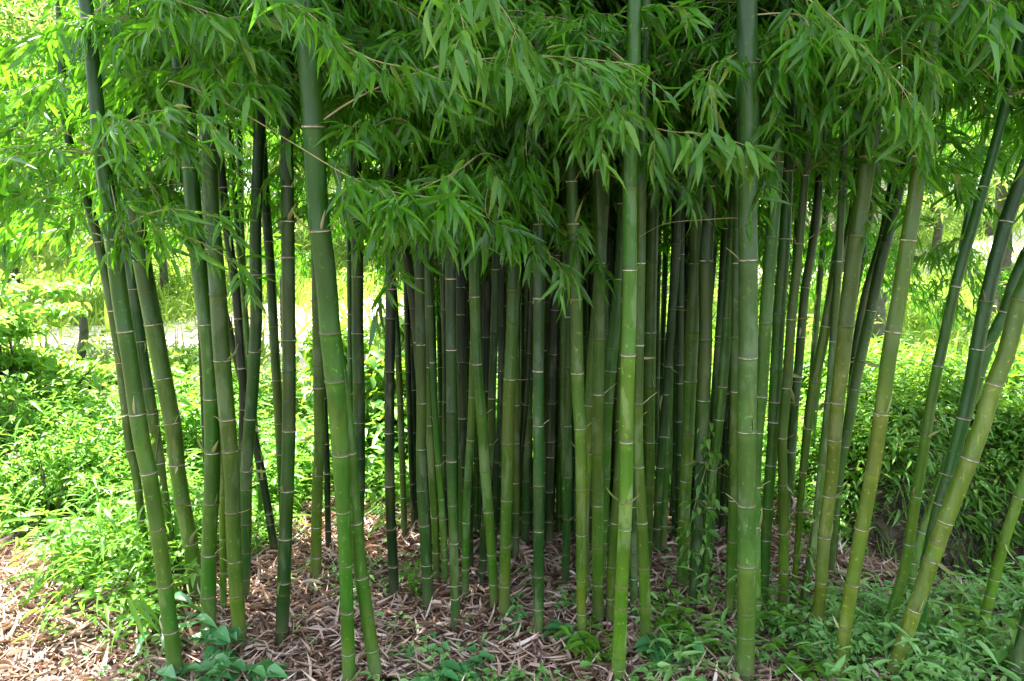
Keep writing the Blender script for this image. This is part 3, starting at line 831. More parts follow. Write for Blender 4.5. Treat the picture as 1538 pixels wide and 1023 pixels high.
for key, (ya, yb, cnt) in SPR.items():
    d = C[key]
    cand = []
    for s in d['nodes_s']:
        e = d['ev'](s)
        if e[2] > 1.4 and ya <= proj(e[:3])[1] <= yb: cand.append(s)
    for _ in range(cnt):
        if not cand: break
        s = random.choice(cand)
        tm, lm = random.choice(SBR)
        o = link('branch', tm, d['root'])
        o.location = Vector(d['ev'](s)[:3] - d['base'])
        o.rotation_euler = (0, -random.uniform(-.2, .6), -PI / 2 + random.uniform(-1.5, 1.5))
        k_ = random.uniform(.8, 1.15); o.scale = (k_,) * 3
        link('leaves', lm, o)
print('branches', nb)


# hero branches that the picture shows one by one
def hero(key, pix, seed, ntw=8, leaf_from=.3, nl=(4, 6), ll=(.11, .17), tw=(.06, .18), r0=.003, fans=2, mat='bleaf', bare=False):
    d = C[key]
    g = np.random.default_rng(seed)
    P = [np.array(at(x, y, Y)) for (x, y, Y) in pix]
    # root the branch on its culm at the height of its first point
    ss = np.linspace(0, d['tot'], 80)
    E = np.array([d['ev'](q)[:3] for q in ss])
    e = E[np.argmin(abs(E[:, 2] - P[0][2]))]
    P = [e] + P
    P = [p - d['base'] for p in P]
    if bare:
        tb = Bag(); cp_ = catmull(P, 8)
        V, Fq = tube_np(cp_, np.linspace(r0, r0 * .5, len(cp_)), 5); tb.add(V, Fq)
        link('branch', tb.mesh('branch', [M['twig']]), d['root'])
        return
    tb, lb = leafy_branch(P, g, leaf_from, int(ntw * 1.3), nl, (ll[0] * .72, ll[1] * .8), tw, r0, fans)
    o = link('branch', tb.mesh('branch', [M['twig']]), d['root'])
    link('leaves', lb.mesh('leaves', [M[mat]]), o)


hero('M1', [(255, 122, 2.6), (330, 150, 2.5), (440, 215, 2.4), (530, 268, 2.3), (600, 290, 2.25), (690, 300, 2.2)], 1, 10, .58)
hero('F1', [(730, 230, 2.6), (690, 255, 2.4), (640, 280, 2.3), (590, 300, 2.2)], 2, 8, .3)
hero('F1', [(740, 270, 2.6), (730, 320, 2.5), (760, 345, 2.4)], 3, 6, .3, ll=(.12, .17))
hero('E1', [(690, -90, 2.1), (688, -10, 2.0), (700, 60, 1.95)], 4, 5, .35, (3, 5), (.13, .18), (.05, .14), mat='bleaf2')
hero('F2', [(720, -30, 2.2), (760, 20, 2.1), (780, 60, 2.05)], 5, 5, .3, (3, 5), (.12, .17), (.05, .14), mat='bleaf2')
hero('H1', [(945, 95, 2.6), (905, 100, 2.4), (860, 110, 2.3), (830, 130, 2.2)], 6, 9, .2, (4, 7), (.1, .15), mat='bleaf2')
hero('H1', [(930, 130, 2.5), (915, 160, 2.3), (900, 190, 2.25)], 16, 6, .2, (4, 7), (.1, .15), mat='bleaf2')
hero('H1', [(965, 190, 2.6), (1010, 198, 2.45), (1070, 203, 2.35), (1130, 222, 2.3)], 7, 7, .3, (3, 5), (.12, .18), (.05, .15), mat='bleaf2')
hero('J1', [(1160, -30, 2.4), (1230, 10, 2.3), (1290, 65, 2.25), (1340, 115, 2.2), (1385, 160, 2.2)], 8, 12, .3, (3, 5), (.1, .16), (.05, .18), mat='bleaf2')
hero('J1', [(1180, 20, 2.5), (1210, 30, 2.4), (1220, 70, 2.3)], 9, 5, .3)
hero('L4', [(200, -20, 2.4), (250, -5, 2.3), (290, 10, 2.3), (350, 30, 2.3)], 10, 7, .3, (3, 5), (.11, .16))
hero('L2', [(160, 250, 2.6), (175, 320, 2.5), (180, 375, 2.5)], 11, 7, .2, (3, 6), (.09, .13), (.05, .15))
hero('L2', [(150, 180, 2.6), (190, 215, 2.5), (250, 200, 2.45), (275, 220, 2.4)], 12, 7, .2, (3, 5), (.09, .14))
hero('M1', [(300, 70, 2.6), (340, 120, 2.5), (400, 130, 2.4)], 13, 7, .2, (4, 6), (.1, .15))
hero('C2', [(370, -40, 2.2), (420, -5, 2.1), (470, 25, 2.05), (500, 60, 2.05)], 31, 7, .2, (4, 6), (.1, .15))
hero('C2', [(500, 60, 2.4), (560, 90, 2.3), (640, 110, 2.3), (700, 150, 2.2)], 14, 10, .2, (4, 6), (.1, .15))
hero('D2', [(600, 180, 2.7), (560, 190, 2.5), (520, 190, 2.4)], 15, 7, .2, (4, 6), (.1, .15))
hero('E3', [(700, 330, 2.7), (670, 330, 2.5), (650, 345, 2.4)], 17, 5, .2, (4, 6), (.11, .16))
hero('F2', [(800, 150, 2.8), (790, 220, 2.7), (800, 280, 2.6)], 18, 7, .2, (4, 6), (.1, .15))
hero('J1', [(1090, 90, 2.6), (1070, 100, 2.5), (1060, 150, 2.5)], 19, 5, .2, (4, 6), (.1, .15))
hero('J2', [(1180, 110, 2.8), (1175, 150, 2.6), (1160, 190, 2.5)], 20, 5, .2, (3, 5), (.1, .15))
hero('K3', [(1430, -20, 2.3), (1470, -10, 2.2), (1500, 20, 2.15)], 21, 6, .2, (3, 5), (.12, .17))
hero('K3', [(1390, 90, 2.5), (1370, 150, 2.4), (1375, 190, 2.35)], 22, 6, .2, (3, 5), (.11, .15))
hero('J1', [(1110, 328, 2.7), (1060, 330, 2.7), (1000, 336, 2.75), (960, 356, 2.8)], 23, bare=True, r0=.002)
hero('L1r', [(1460, 350, 3.2), (1420, 370, 3.1), (1380, 385, 3.1)], 24, 5, .3, (3, 5), (.09, .13))


# ------------------------------------------------------------------ plants from many leaves
def plants(P, Hh, k, ll, wr, tmpl, g, spread=.5, stem_bag=None, lean=.25, low=.1):
    """P (n,3) feet, Hh heights; k leaves on each; returns V,F,lr"""
    n = len(P)
    ln = g.normal(0, lean, (n, 2)) * Hh[:, None]
    f_ = g.uniform(low, 1, (n, k))
    ax = P[:, None, :] + np.concatenate([ln[:, None, :] * (f_ ** 1.5)[..., None], (Hh[:, None] * f_)[..., None]], -1)
    a = g.uniform(0, 2 * PI, (n, k))
    D = np.stack([np.cos(a), np.sin(a), g.uniform(-.5, .55, (n, k))], -1)
    B = ax + D * (spread * g.uniform(.0, .12, (n, k)))[..., None]
    Ln = g.uniform(*ll, (n, k))
    up = np.tile([0, 0, 1.0], (n * k, 1)) + g.normal(0, .3, (n * k, 3))
    pr = np.repeat(g.random(n), k) * .5 + g.random(n * k) * .5
    V, Fc, lr = leaves_np(B.reshape(-1, 3), D.reshape(-1, 3), Ln.ravel(), g.uniform(*wr, n * k), tmpl, pr, up, g)
    if stem_bag is not None:
        for i in range(n):
            q = [P[i] + np.array([ln[i, 0] * t ** 1.5, ln[i, 1] * t ** 1.5, Hh[i] * t]) for t in np.linspace(0, 1, 4)]
            Vv, Fq = tube_np(q, np.linspace(.0025, .001, 4), 4)
            stem_bag.add(Vv, Fq)
    return V, Fc, lr


def scatter(n, x0, x1, y0, y1, g, dens=None):
    out = []
    while sum(map(len, out)) < n:
        X = g.uniform(x0, x1, n * 2); Y = g.uniform(y0, y1, n * 2)
        if dens is not None:
            m_ = g.random(n * 2) < dens(X, Y)
            X = X[m_]; Y = Y[m_]
        out.append(np.stack([X, Y], 1))
    XY = np.concatenate(out)[:n]
    return np.column_stack([XY, terrain(XY[:, 0], XY[:, 1])])


def patch(x, y, s=1.3, o=0.):
    return .5 + .5 * np.sin(x * s * 2.1 + o) * np.cos(y * s * 1.7 + o * 2) + .25 * np.sin(x * s * 5 + y * s * 4)


def stuff(name, label_, bags, mats):
    b = Bag()
    for t in bags: b.add(*t)
    o = link(name, b.mesh(name, mats))
    tag(o, kind='stuff', label=label_)
    return o


# dry leaves on the floor
g = np.random.default_rng(5)
bags = []
def litter_d(x, y): return np.clip(1.15 - sm(4.6, 7.0, y) , .0, 1)
for ci, t in enumerate(CURL):
    n = 15000
    P = scatter(n, -4.6, 2.6, 1.5, 7.0, g, litter_d)
    P[:, 2] += g.uniform(.0, .03, n)
    a = g.uniform(0, 2 * PI, n)
    D = np.stack([np.cos(a), np.sin(a), g.normal(0, .09, n)], 1)
    up = np.tile([0, 0, 1.0], (n, 1)) + g.normal(0, .5, (n, 3))
    V, Fc, lr = leaves_np(P, D, g.uniform(.04, .14, n), g.uniform(.055, .14, n), t, None, up, g)
    V[:, 2] = np.maximum(V[:, 2], np.repeat(P[:, 2], len(t[0])) - .004)
    bags.append((V, Fc, lr))
cP = []
for k_, d_ in C.items():
    m_ = 26
    a = g.uniform(0, 2 * PI, m_); r_ = d_['rad'] + g.uniform(.0, .07, m_)
    cP.append(np.column_stack([d_['base'][0] + r_ * np.cos(a), d_['base'][1] + r_ * np.sin(a), d_['base'][2] + g.uniform(.0, .05, m_)]))
cP = np.concatenate(cP); n = len(cP)
D = np.stack([g.normal(0, 1, n), g.normal(0, 1, n), g.uniform(-.3, .5, n)], 1)
bags.append(leaves_np(cP, D, g.uniform(.05, .12, n), g.uniform(.08, .22, n), CURL[1], None, None, g))
stuff('leaf_litter', 'layer of curled tan dry bamboo leaves covering the floor under the clump', bags, [M['litter']])

# green cover
def inzone(zs):
    def f_(x, y):
        r = np.zeros_like(x)
        for (cx, cy, rx, ry, w) in zs:
            r = np.maximum(r, w * np.clip(1.3 - ((x - cx) / rx) ** 2 - ((y - cy) / ry) ** 2, 0, 1))
        return r
    return f_

g = np.random.default_rng(6)
bags = []
P = scatter(1000, .1, 3.6, 2.2, 4.2, g, lambda x, y: np.clip(patch(x, y, 2.2, 1.) * 1.9 - .45, .03, 1) * inzone([(1.0, 2.75, .55, .4, .75), (1.9, 2.9, .9, .55, 1), (2.7, 3.3, .8, .7, 1), (.65, 2.6, .25, .25, .5), (1.35, 3.4, .4, .4, .25)])(x, y))
P = P[~((P[:, 0] > 1.8) & (P[:, 0] < 2.9) & (P[:, 1] > 3.45))]
bags.append(plants(P, g.uniform(.03, .24, len(P)), 9, (.015, .055), (.38, .62), OVATE, g, .35))
P = scatter(280, .3, 3.6, 2.2, 4.0, g, inzone([(1.7, 2.8, 1.2, .6, 1), (2.6, 3.2, .8, .7, 1)]))
P = P[~((P[:, 0] > 1.8) & (P[:, 0] < 2.9) & (P[:, 1] > 3.45))]
bags.append(plants(P, g.uniform(.08, .28, len(P)), 9, (.04, .11), (.12, .24), LANCE, g, .3))
P = scatter(220, -.7, .4, 2.3, 2.75, g, inzone([(-.1, 2.55, .5, .16, .8)]))
bags.append(plants(P, g.uniform(.02, .08, len(P)), 6, (.025, .055), (.4, .65), OVATE, g, .3))
P = scatter(240, -1.7, 1.3, 2.5, 4.8, g, lambda x, y: np.clip(patch(x, y, 2.7, 3.) ** 3, .02, 1))
bags.append(plants(P, g.uniform(.02, .14, len(P)), 7, (.018, .05), (.35, .6), OVATE, g, .5))
stuff('weeds', 'low green weeds spreading over the litter towards the ditch', bags, [M['front']])

g = np.random.default_rng(7)
bags = []
P = scatter(2300, -5.2, -1.35, 2.9, 6.4, g, inzone([(-2.05, 4.15, .5, .8, 1), (-1.75, 3.2, .3, .5, .45), (-3.3, 5.2, 1.2, .9, 1), (-1.6, 4.3, .35, .5, .5), (-2.1, 5.4, .9, .8, 1)]))
hv = .35 + 1.1 * np.clip(patch(P[:, 0], P[:, 1], 1.1), 0, 1)
q_ = g.random(len(P)) < .7
bags.append(plants(P[q_], g.uniform(.08, .4, q_.sum()) * hv[q_], 10, (.025, .085), (.3, .55), OVATE, g, .4))
bags.append(plants(P[~q_], g.uniform(.12, .55, (~q_).sum()) * hv[~q_], 8, (.08, .2), (.08, .16), LANCE2, g, .3))
stuff('undergrowth', 'bright weedy undergrowth between the litter path and the culms', bags, [M['weed']])

g = np.random.default_rng(8)
bags = []
P = scatter(5200, -5.5, 4.0, 4.6, 8.6, g, lambda x, y: np.clip(patch(x, y) * sm(4.4, 5.5, y + .35 * np.abs(x)) * (1 - .93 * sm(1.5, 2.1, x)), 0, 1))
bags.append(plants(P, g.uniform(.06, .4, len(P)) * (.3 + 1.1 * np.clip(patch(P[:, 0], P[:, 1], .9, 1.), 0, 1)) * (1 + .9 * np.exp(-((P[:, 0] - .3) / 1.1) ** 2)), 9, (.05, .12), (.3, .6), OVATE_LO, g, .5))
stuff('back_undergrowth', 'tangle of leafy weeds closing the view behind the clump', bags, [M['weed']])

# ditch bank creeper
g = np.random.default_rng(9)
bags = []
P = scatter(5200, 1.5, 7.0, 4.0, 7.5, g, lambda x, y: sm(1.6, 2.2, x) * (.15 + sm(4.2, 4.5, y)) * (1.15 - sm(5.0, 6.0, y)) )
P = P[~((P[:, 0] > 2.05) & (P[:, 0] < 2.9) & (P[:, 1] < 4.45) & (g.random(len(P)) < .85))]
P = P[~((P[:, 0] > 1.95) & (P[:, 0] < 2.8) & (P[:, 1] < 4.4))]
hv = .3 + 1.3 * np.clip(patch(P[:, 0], P[:, 1], 1.3, .5), 0, 1)
q_ = g.random(len(P)) < .65
bags.append(plants(P[q_], g.uniform(.05, .3, q_.sum()) * hv[q_], 12, (.025, .08), (.35, .65), OVATE, g, .6))
bags.append(plants(P[~q_], g.uniform(.1, .42, (~q_).sum()) * hv[~q_], 9, (.05, .16), (.1, .22), LANCE2, g, .4))
P = scatter(3200, 1.9, 6.5, 4.05, 5.0, g, lambda x, y: 1. - ((x > 1.95) & (x < 2.75) & (y < 4.36)))
P[:, 2] += .04
D = np.stack([g.normal(0, .5, 3200), -np.ones(3200), g.uniform(-1.6, .4, 3200)], 1)
V, Fc, lr = leaves_np(P, D, g.uniform(.08, .24, 3200), .08, LANCE, None, None, g)
bags.append((V, Fc, lr))
stuff('creeper_cover', 'glossy creeper leaves covering the ditch bank', bags, [M['bank']])
# roots and dead stems hanging in the hollow
b = Bag()
for i in range(700):
    x = g.uniform(1.9, 2.9) if i % 2 else g.uniform(1.9, 5.5); y = 4.15 + .35 * math.sin(x * 1.1) + g.uniform(.1, .6); z = float(terrain(x, y)) + .03
    q = [np.array([x + g.normal(0, .03) * t + .1 * t * t * g.normal(), y - .12 * t, z - t * g.uniform(.1, .3)]) for t in np.linspace(0, 1, 5)]
    V, Fq = tube_np(q, np.linspace(.004, .002, 5), 4); b.add(V, Fq)
o = link('hanging_roots', b.mesh('hanging_roots', [M['bark']])); tag(o, kind='stuff', label='thin brown roots hanging from the lip of the ditch bank')

# sunny meadow grass
g = np.random.default_rng(12)
n = 75000
P = scatter(n, -22, 26, 5.4, 34, g, lambda x, y: np.clip(1.2 - y / 34, .15, 1) * np.where(y < 7.4, sm(1.7, 2.4, x), 1) * np.clip(.35 + patch(x, y, .5), .1, 1))
# keep the track bare
tx = np.interp(P[:, 0], [-14, -8, -5, -2.5, 0, 3, 7, 12, 20, 34], [8.6, 9.8, 10.6, 11.6, 13, 14.6, 16.5, 19, 24, 30])
hw = 1.35 + 1.6 * np.exp(-((P[:, 0] + 3.6) / 3.2) ** 2)
P = P[g.random(len(P)) < np.clip((abs(P[:, 1] - tx) / hw * (1 + .35 * np.sin(P[:, 0] * 3.1))) ** 3, .16, 1)]
n = len(P)
D = np.stack([g.normal(0, .45, n), g.normal(0, .45, n), np.ones(n)], 1)
V, Fc, lr = leaves_np(P, D, g.uniform(.15, .5, n) * (1 + .02 * P[:, 1]), g.uniform(.06, .13, n), LANCE_LO, None, g.normal(0, 1, (n, 3)), g)
P2 = scatter(5500, -16, 20, 7.5, 20, g, lambda x, y: np.clip(patch(x, y, .7, 2.), 0, 1))
tx = np.interp(P2[:, 0], [-14, -8, -5, -2.5, 0, 3, 7, 12, 20, 34], [8.6, 9.8, 10.6, 11.6, 13, 14.6, 16.5, 19, 24, 30])
P2 = P2[(abs(P2[:, 1] - tx) > 1.5 + 1.6 * np.exp(-((P2[:, 0] + 3.6) / 3.2) ** 2)) | (g.random(len(P2)) < .3)]
stuff('meadow_grass', 'sunlit yellow green grass and herbs on the open ground behind', [(V, Fc, lr), plants(P2, g.uniform(.2, .6, len(P2)), 8, (.08, .18), (.3, .5), OVATE_LO, g, .6)], [M['grass']])


# ------------------------------------------------------------------ shrubs, weeds and trees as things
def limb_bag(bag, p0, p1, r0, r1, g, n=6, wob=.05):
    L = np.linalg.norm(np.array(p1) - p0)
    q = [np.array(p0) * (1 - t) + np.array(p1) * t + g.normal(0, wob * L * .3, 3) * (t * (1 - t) * 4) for t in np.linspace(0, 1, n)]
    V, Fq = tube_np(q, np.linspace(r0, r1, n), 7)
    bag.add(V, Fq)
    return q


def make_shrub(name, loc, r, h, nleaf, ll, wr, mat, label, cat, seed, stems=7, tmpl=OVATE, group=None, clump=28, layered=False):
    g = np.random.default_rng(seed)
    root = empty(name, loc)
    tag(root, label, cat, group)
    sb = Bag(); P = []; D = []
    tips = []
    for i in range(stems):
        a = g.uniform(0, 2 * PI); rr = r * g.uniform(.2, .85)
        tip = np.array([rr * math.cos(a), rr * math.sin(a), h * g.uniform(.3, 1)])
        q = limb_bag(sb, np.array([g.normal(0, .03), g.normal(0, .03), -.03]), tip, .008 + .006 * h, .002, g)
        tips += q[2:]
        for _ in range(3):
            b = q[g.integers(2, 5)]
            t2 = b + np.array([g.normal(0, .3 * r), g.normal(0, .3 * r), g.uniform(.0, .25) * h])
            q2 = limb_bag(sb, b, t2, .004, .0015, g, 4)
            tips += q2[1:]
    tips = np.array(tips)
    cl = tips[g.integers(0, len(tips), clump * 3)] + g.normal(0, 1, (clump * 3, 3)) * np.array([r * .14, r * .14, h * (.04 if layered else .1)])
    wgt = g.random(len(cl)) ** 2
    idx = g.choice(len(cl), nleaf, p=wgt / wgt.sum())
    P = cl[idx] + g.normal(0, 1, (nleaf, 3)) * np.array([.09, .09, .02 if layered else .07]) * (r ** .5)
    P[:, 2] = np.maximum(P[:, 2], .02)
    D = g.normal(0, 1, (nleaf, 3)); D[:, 2] = g.uniform(-.7, .25, nleaf)
    V, Fc, lr = leaves_np(P, D, g.uniform(*ll, nleaf), g.uniform(*wr, nleaf), tmpl, None, None, g)
    lb = Bag(); lb.add(V, Fc, lr)
    link('stems', sb.mesh('stems', [M['bark']]), root)
    link('foliage', lb.mesh('foliage', [M[mat]]), root)
    return root


def gp(px, py):
    """ground point under a pixel"""
    r_ = ray(px, py); t = -CAM.z / r_.z if r_.z < 0 else 10
    for _ in range(20):
        q = CAM + r_ * t
        t = t * .3 + .7 * (float(terrain(q.x, q.y)) - CAM.z) / r_.z
    return CAM + r_ * t


def gz(x, y): return (x, y, float(terrain(x, y)))


make_shrub('shrub', gz(-4.05, 6.2), 1.15, 1.7, 6000, (.05, .12), (.35, .55), 'bush', 'tall layered bright green bush at the edge of the view beyond the litter path', 'shrub', 41, 9, layered=True)
make_shrub('shrub', gz(-2.8, 4.4), .42, .68, 3000, (.03, .06), (.35, .55), 'weed', 'fine leaved shrub with bare dark stems showing under its leaves', 'shrub', 42, 12, OVATE)
make_shrub('shrub', gz(-3.5, 4.9), .6, .85, 3000, (.04, .08), (.35, .55), 'weed', 'small leaved shrub mostly cut off by the picture edge', 'shrub', 43, 9)
make_shrub('shrub', gz(-2.5, 5.6), .55, .7, 1500, (.05, .1), (.3, .5), 'weed', 'yellow green bush right behind the outermost culms', 'shrub', 44, 8)
make_shrub('shrub', gz(-1.0, 6.0), .75, 1.15, 2200, (.08, .15), (.4, .6), 'bank', 'dark broad leaved bush behind the huge tilted culm', 'shrub', 45, 8)
make_shrub('shrub', gz(-.35, 5.9), .6, .9, 1600, (.08, .14), (.4, .6), 'bank', 'dark bush filling the gap before the black straight culm', 'shrub', 46, 8)
make_shrub('shrub', gz(-.7, 8.2), .75, 1.75, 2400, (.1, .2), (.3, .5), 'tree', 'bright lobed leafed bush glowing in the sun between the dark culms', 'shrub', 47, 8, layered=True)
make_shrub('shrub', gz(.25, 7.0), .9, 1.3, 2200, (.08, .14), (.35, .5), 'bank', 'dim bush seen in slits through the middle of the clump', 'shrub', 48, 8)
make_shrub('shrub', gz(1.5, 6.6), .7, .8, 2200, (.05, .1), (.4, .6), 'weed', 'round leaved bush behind the curved culms', 'shrub', 49, 8)
make_shrub('shrub', gz(2.6, 6.2), .8, .45, 2400, (.05, .1), (.4, .7), 'weed', 'low spreading bush along the sunny top of the bank', 'shrub', 50, 9)
make_shrub('shrub', gz(3.9, 5.6), .8, .45, 2400, (.06, .11), (.4, .65), 'bank', 'glossy leaved bush on the bank beside the big yellow culm', 'shrub', 51, 9)
make_shrub('shrub', gz(3.15, 3.7), .35, .35, 1200, (.05, .1), (.2, .4), 'weed', 'narrow leaved bush in front of the ditch hollow', 'shrub', 52, 9)
make_shrub('shrub', gz(-1.9, 7.2), .8, 1.0, 2000, (.05, .1), (.3, .5), 'tree', 'sunlit bush beyond the gap beside the straight dark culm', 'shrub', 53, 8)


def make_weed(px, py, h, nl, ll, wr, mat, label, seed, tmpl=OVATE, stems=4, spread=.06, cat='weed', loc=None):
    g = np.random.default_rng(seed)
    p = loc or gp(px, py)
    root = empty('weed_plant', p); tag(root, label, cat, 'weeds and seedlings around the feet of the culms')
    sb = Bag(); P = []; D = []
    for i in range(stems):
        a = g.uniform(0, 2 * PI); rr = spread * g.uniform(.3, 1.4)
        tip = np.array([rr * math.cos(a), rr * math.sin(a), h * g.uniform(.6, 1)])
        q = limb_bag(sb, np.zeros(3), tip, .003, .0012, g, 5)
        for k in range(nl):
            b = q[min(4, 1 + int(k / nl * 4))]
            aa = k * 2.4 + g.uniform(-.4, .4)
            P.append(b); D.append((math.cos(aa), math.sin(aa), g.uniform(-.15, .5)))
    V, Fc, lr = leaves_np(np.array(P), np.array(D), g.uniform(*ll, len(P)), g.uniform(*wr, len(P)), tmpl, None, np.tile([0, 0, 1.0], (len(P), 1)) + g.normal(0, .25, (len(P), 3)), g)
    lb = Bag(); lb.add(V, Fc, lr)
    link('stem', sb.mesh('stem', [M['stemgreen']]), root)
    link('leaves', lb.mesh('leaves', [M[mat]]), root)


BW = (.55, .8)
make_weed(330, 1005, .13, 6, (.05, .09), BW, 'teal', 'bluish broad leaved weed at the foot of the stout leaning culm', 61, stems=6, spread=.13)
make_weed(395, 1015, .10, 6, (.06, .10), BW, 'teal', 'flat broad leaved weed spreading over litter, beside the taller bluish one', 62, stems=6, spread=.15)
make_weed(300, 1040, .10, 6, (.05, .09), BW, 'teal', 'broad leaved weed at the picture bottom below the grey green culm', 63, stems=5, spread=.13)
make_weed(655, 1025, .10, 6, (.05, .08), BW, 'teal', 'round leaved dark teal weed at the bottom below the slender straight culm', 64, stems=6, spread=.12)
make_weed(700, 1015, .08, 6, (.04, .06), BW, 'teal', 'smaller teal weed beside the round leaved one in the litter', 65, stems=5, spread=.1)
make_weed(630, 985, .07, 6, (.03, .05), BW, 'teal', 'little teal sprig in the litter by the foot of the slender straight culm', 66, stems=4, spread=.08)
make_weed(775, 955, .18, 7, (.03, .05), BW, 'teal', 'upright creeper sprig beside the foot of the bluish green culm', 67, stems=3, spread=.04)
make_weed(885, 985, .14, 6, (.05, .09), (.35, .5), 'weed', 'light green weed in front of the clear green culm foot', 68, stems=5, spread=.1)
make_weed(905, 1000, .12, 5, (.05, .08), (.4, .6), 'weed', 'light green weed leaning on the bright forward culm', 69, stems=5, spread=.1)
make_weed(850, 975, .12, 6, (.04, .07), BW, 'teal', 'dark leafed weed with a tiny pink flower beside the light green weed', 70, stems=4, spread=.08)
make_weed(1010, 960, .2, 7, (.05, .09), (.35, .55), 'weed', 'tallest leafy weed in the gap before the creeper', 71, stems=6, spread=.12)
make_weed(1060, 985, .15, 7, (.05, .08), (.35, .55), 'weed', 'weed with paired leaves halfway to the thick pale upright culm', 72, stems=6, spread=.14)
make_weed(1000, 1005, .12, 6, (.05, .09), BW, 'teal', 'bluish leaved weed beside the swelling olive culm foot', 73, stems=5, spread=.12)
make_weed(1180, 960, .2, 7, (.07, .12), (.2, .3), 'weed', 'weed with long pale pointed leaves just past the thick pale upright culm', 74, LANCE, stems=5, spread=.1)
make_weed(1200, 1020, .12, 6, (.05, .08), (.35, .5), 'weed', 'bright weed by the picture bottom between two thick culms', 75, stems=5, spread=.12)
make_weed(1440, 985, .25, 8, (.06, .11), (.25, .4), 'bank', 'glossy weed tuft between the big yellow culm and the lime one', 76, stems=8, spread=.16)
make_weed(1490, 1010, .22, 8, (.06, .11), (.25, .4), 'bank', 'glossy weed tuft by the dark corner culm', 77, stems=8, spread=.16)
make_weed(440, 880, .05, 5, (.03, .05), (.4, .6), 'weed', 'tiny yellow green sprout alone in the open litter', 78, stems=3, spread=.05)
make_weed(620, 900, .2, 8, (.03, .055), (.45, .65), 'weed', 'loose dark weed beside the nearly black culm foot', 79, stems=6, spread=.1)
make_weed(575, 800, .28, 8, (.1, .2), (.09, .14), 'weed', 'strappy leaved tuft behind the nearly black culm', 80, LANCE2, stems=4, spread=.08)
# seedling by the olive culm
make_weed(492, 800, .62, 5, (.09, .15), (.2, .3), 'bleaf2', 'tall thin seedling with drooping leaves beside the huge tilted culm', 81, LANCE2, stems=2, spread=.06, cat='seedling')
make_weed(245, 985, .25, 6, (.08, .13), (.25, .35), 'teal', 'long leaved sprig leaning beside the smooth mid green culm foot', 82, LANCE2, stems=4, spread=.12)
make_weed(75, 770, .3, 8, (.1, .18), (.1, .16), 'weed', 'grassy tuft at the dark edge of the litter path', 83, LANCE2, stems=5, spread=.12)


def make_vine(keys, label, seed, z1, nlv, ll):
    g = np.random.default_rng(seed)
    d = C[keys]
    root = empty('creeper_vine', d['base']); tag(root, label, 'creeper')
    q = []
    for s in np.linspace(0, z1, int(z1 * 24)):
        e = d['ev'](s); th = s * 7
        rr = e[3] + .006
        q.append(e[:3] - d['base'] + np.array([rr * math.cos(th), rr * math.sin(th), 0]))
    q = np.array(q)
    sb = Bag(); V, Fq = tube_np(q, np.linspace(.003, .0015, len(q)), 5); sb.add(V, Fq)
    ix = g.integers(3, len(q), nlv)
    D = g.normal(0, 1, (nlv, 3)); D[:, 1] -= .6; D[:, 2] = g.uniform(-1, .3, nlv)
    for k in range(nlv):
        dd = D[k] / np.linalg.norm(D[k]); L = g.uniform(.02, .09)
        V, Fq = tube_np([q[ix[k]], q[ix[k]] + dd * L * .6, q[ix[k]] + dd * L], [.0012, .001, .0008], 3); sb.add(V, Fq)
        P_ = q[ix[k]] + dd * L
        q = np.vstack([q, P_])
    P_ = q[-nlv:]
    V, Fc, lr = leaves_np(P_, D, g.uniform(*ll, nlv), g.uniform(.3, .5, nlv), OVATE, None, None, g)
    lb = Bag(); lb.add(V, Fc, lr)
    link('stem', sb.mesh('stem', [M['stemgreen']]), root); link('leaves', lb.mesh('leaves', [M['bank']]), root)


make_vine('I2', 'creeper climbing the deep green culm with small pointed leaves', 91, .95, 70, (.03, .07))
make_vine('I3', 'thin creeper looping round the slanting green culm', 92, .8, 40, (.03, .06))
make_vine('K0', 'creeper strands around the grey green slanting foot', 93, .6, 30, (.03, .06))
make_vine('L3', 'creeper scraps curling up the dark culm squeezed by the litter path', 94, 1.0, 40, (.03, .05))


# trees beyond
def tree_template(seed, h, r, nleaf, ll, wr, tmpl, drop, lo=2):
    g = np.random.default_rng(seed)
    tb = Bag(); lb = Bag()
    tr = limb_bag(tb, np.array([0, 0, -.1]), np.array([g.normal(0, .2), g.normal(0, .2), h * .8]), h * .02, h * .006, g, 9, .04)
    cl = []
    for i in range(22):
        b = tr[g.integers(lo, 9)]
        a = g.uniform(0, 2 * PI); rr = r * g.uniform(.45, 1)
        tip = b + np.array([rr * math.cos(a), rr * math.sin(a), g.uniform(-.1, .35) * h * .5])
        q = limb_bag(tb, b, tip, h * .006, h * .0015, g, 6, .15)
        for p in q[2:]:
            for _ in range(3):
                cl.append(p + g.normal(0, r * .13, 3) - np.array([0, 0, abs(g.normal(0, drop))]))
    cl = np.array(cl)
    idx = g.integers(0, len(cl), nleaf)
    P = cl[idx] + g.normal(0, 1, (nleaf, 3)) * r * np.array([.08, .08, .05])
    D = g.normal(0, 1, (nleaf, 3)); D[:, 2] = g.uniform(-1.2, .2, nleaf)
    V, Fc, lr = leaves_np(P, D, g.uniform(*ll, nleaf), g.uniform(*wr, nleaf), tmpl, None, None, g)
    lb.add(V, Fc, lr)
    return tb.mesh('trunk', [M['bark']]), lb.mesh('crown', [M['tree']])


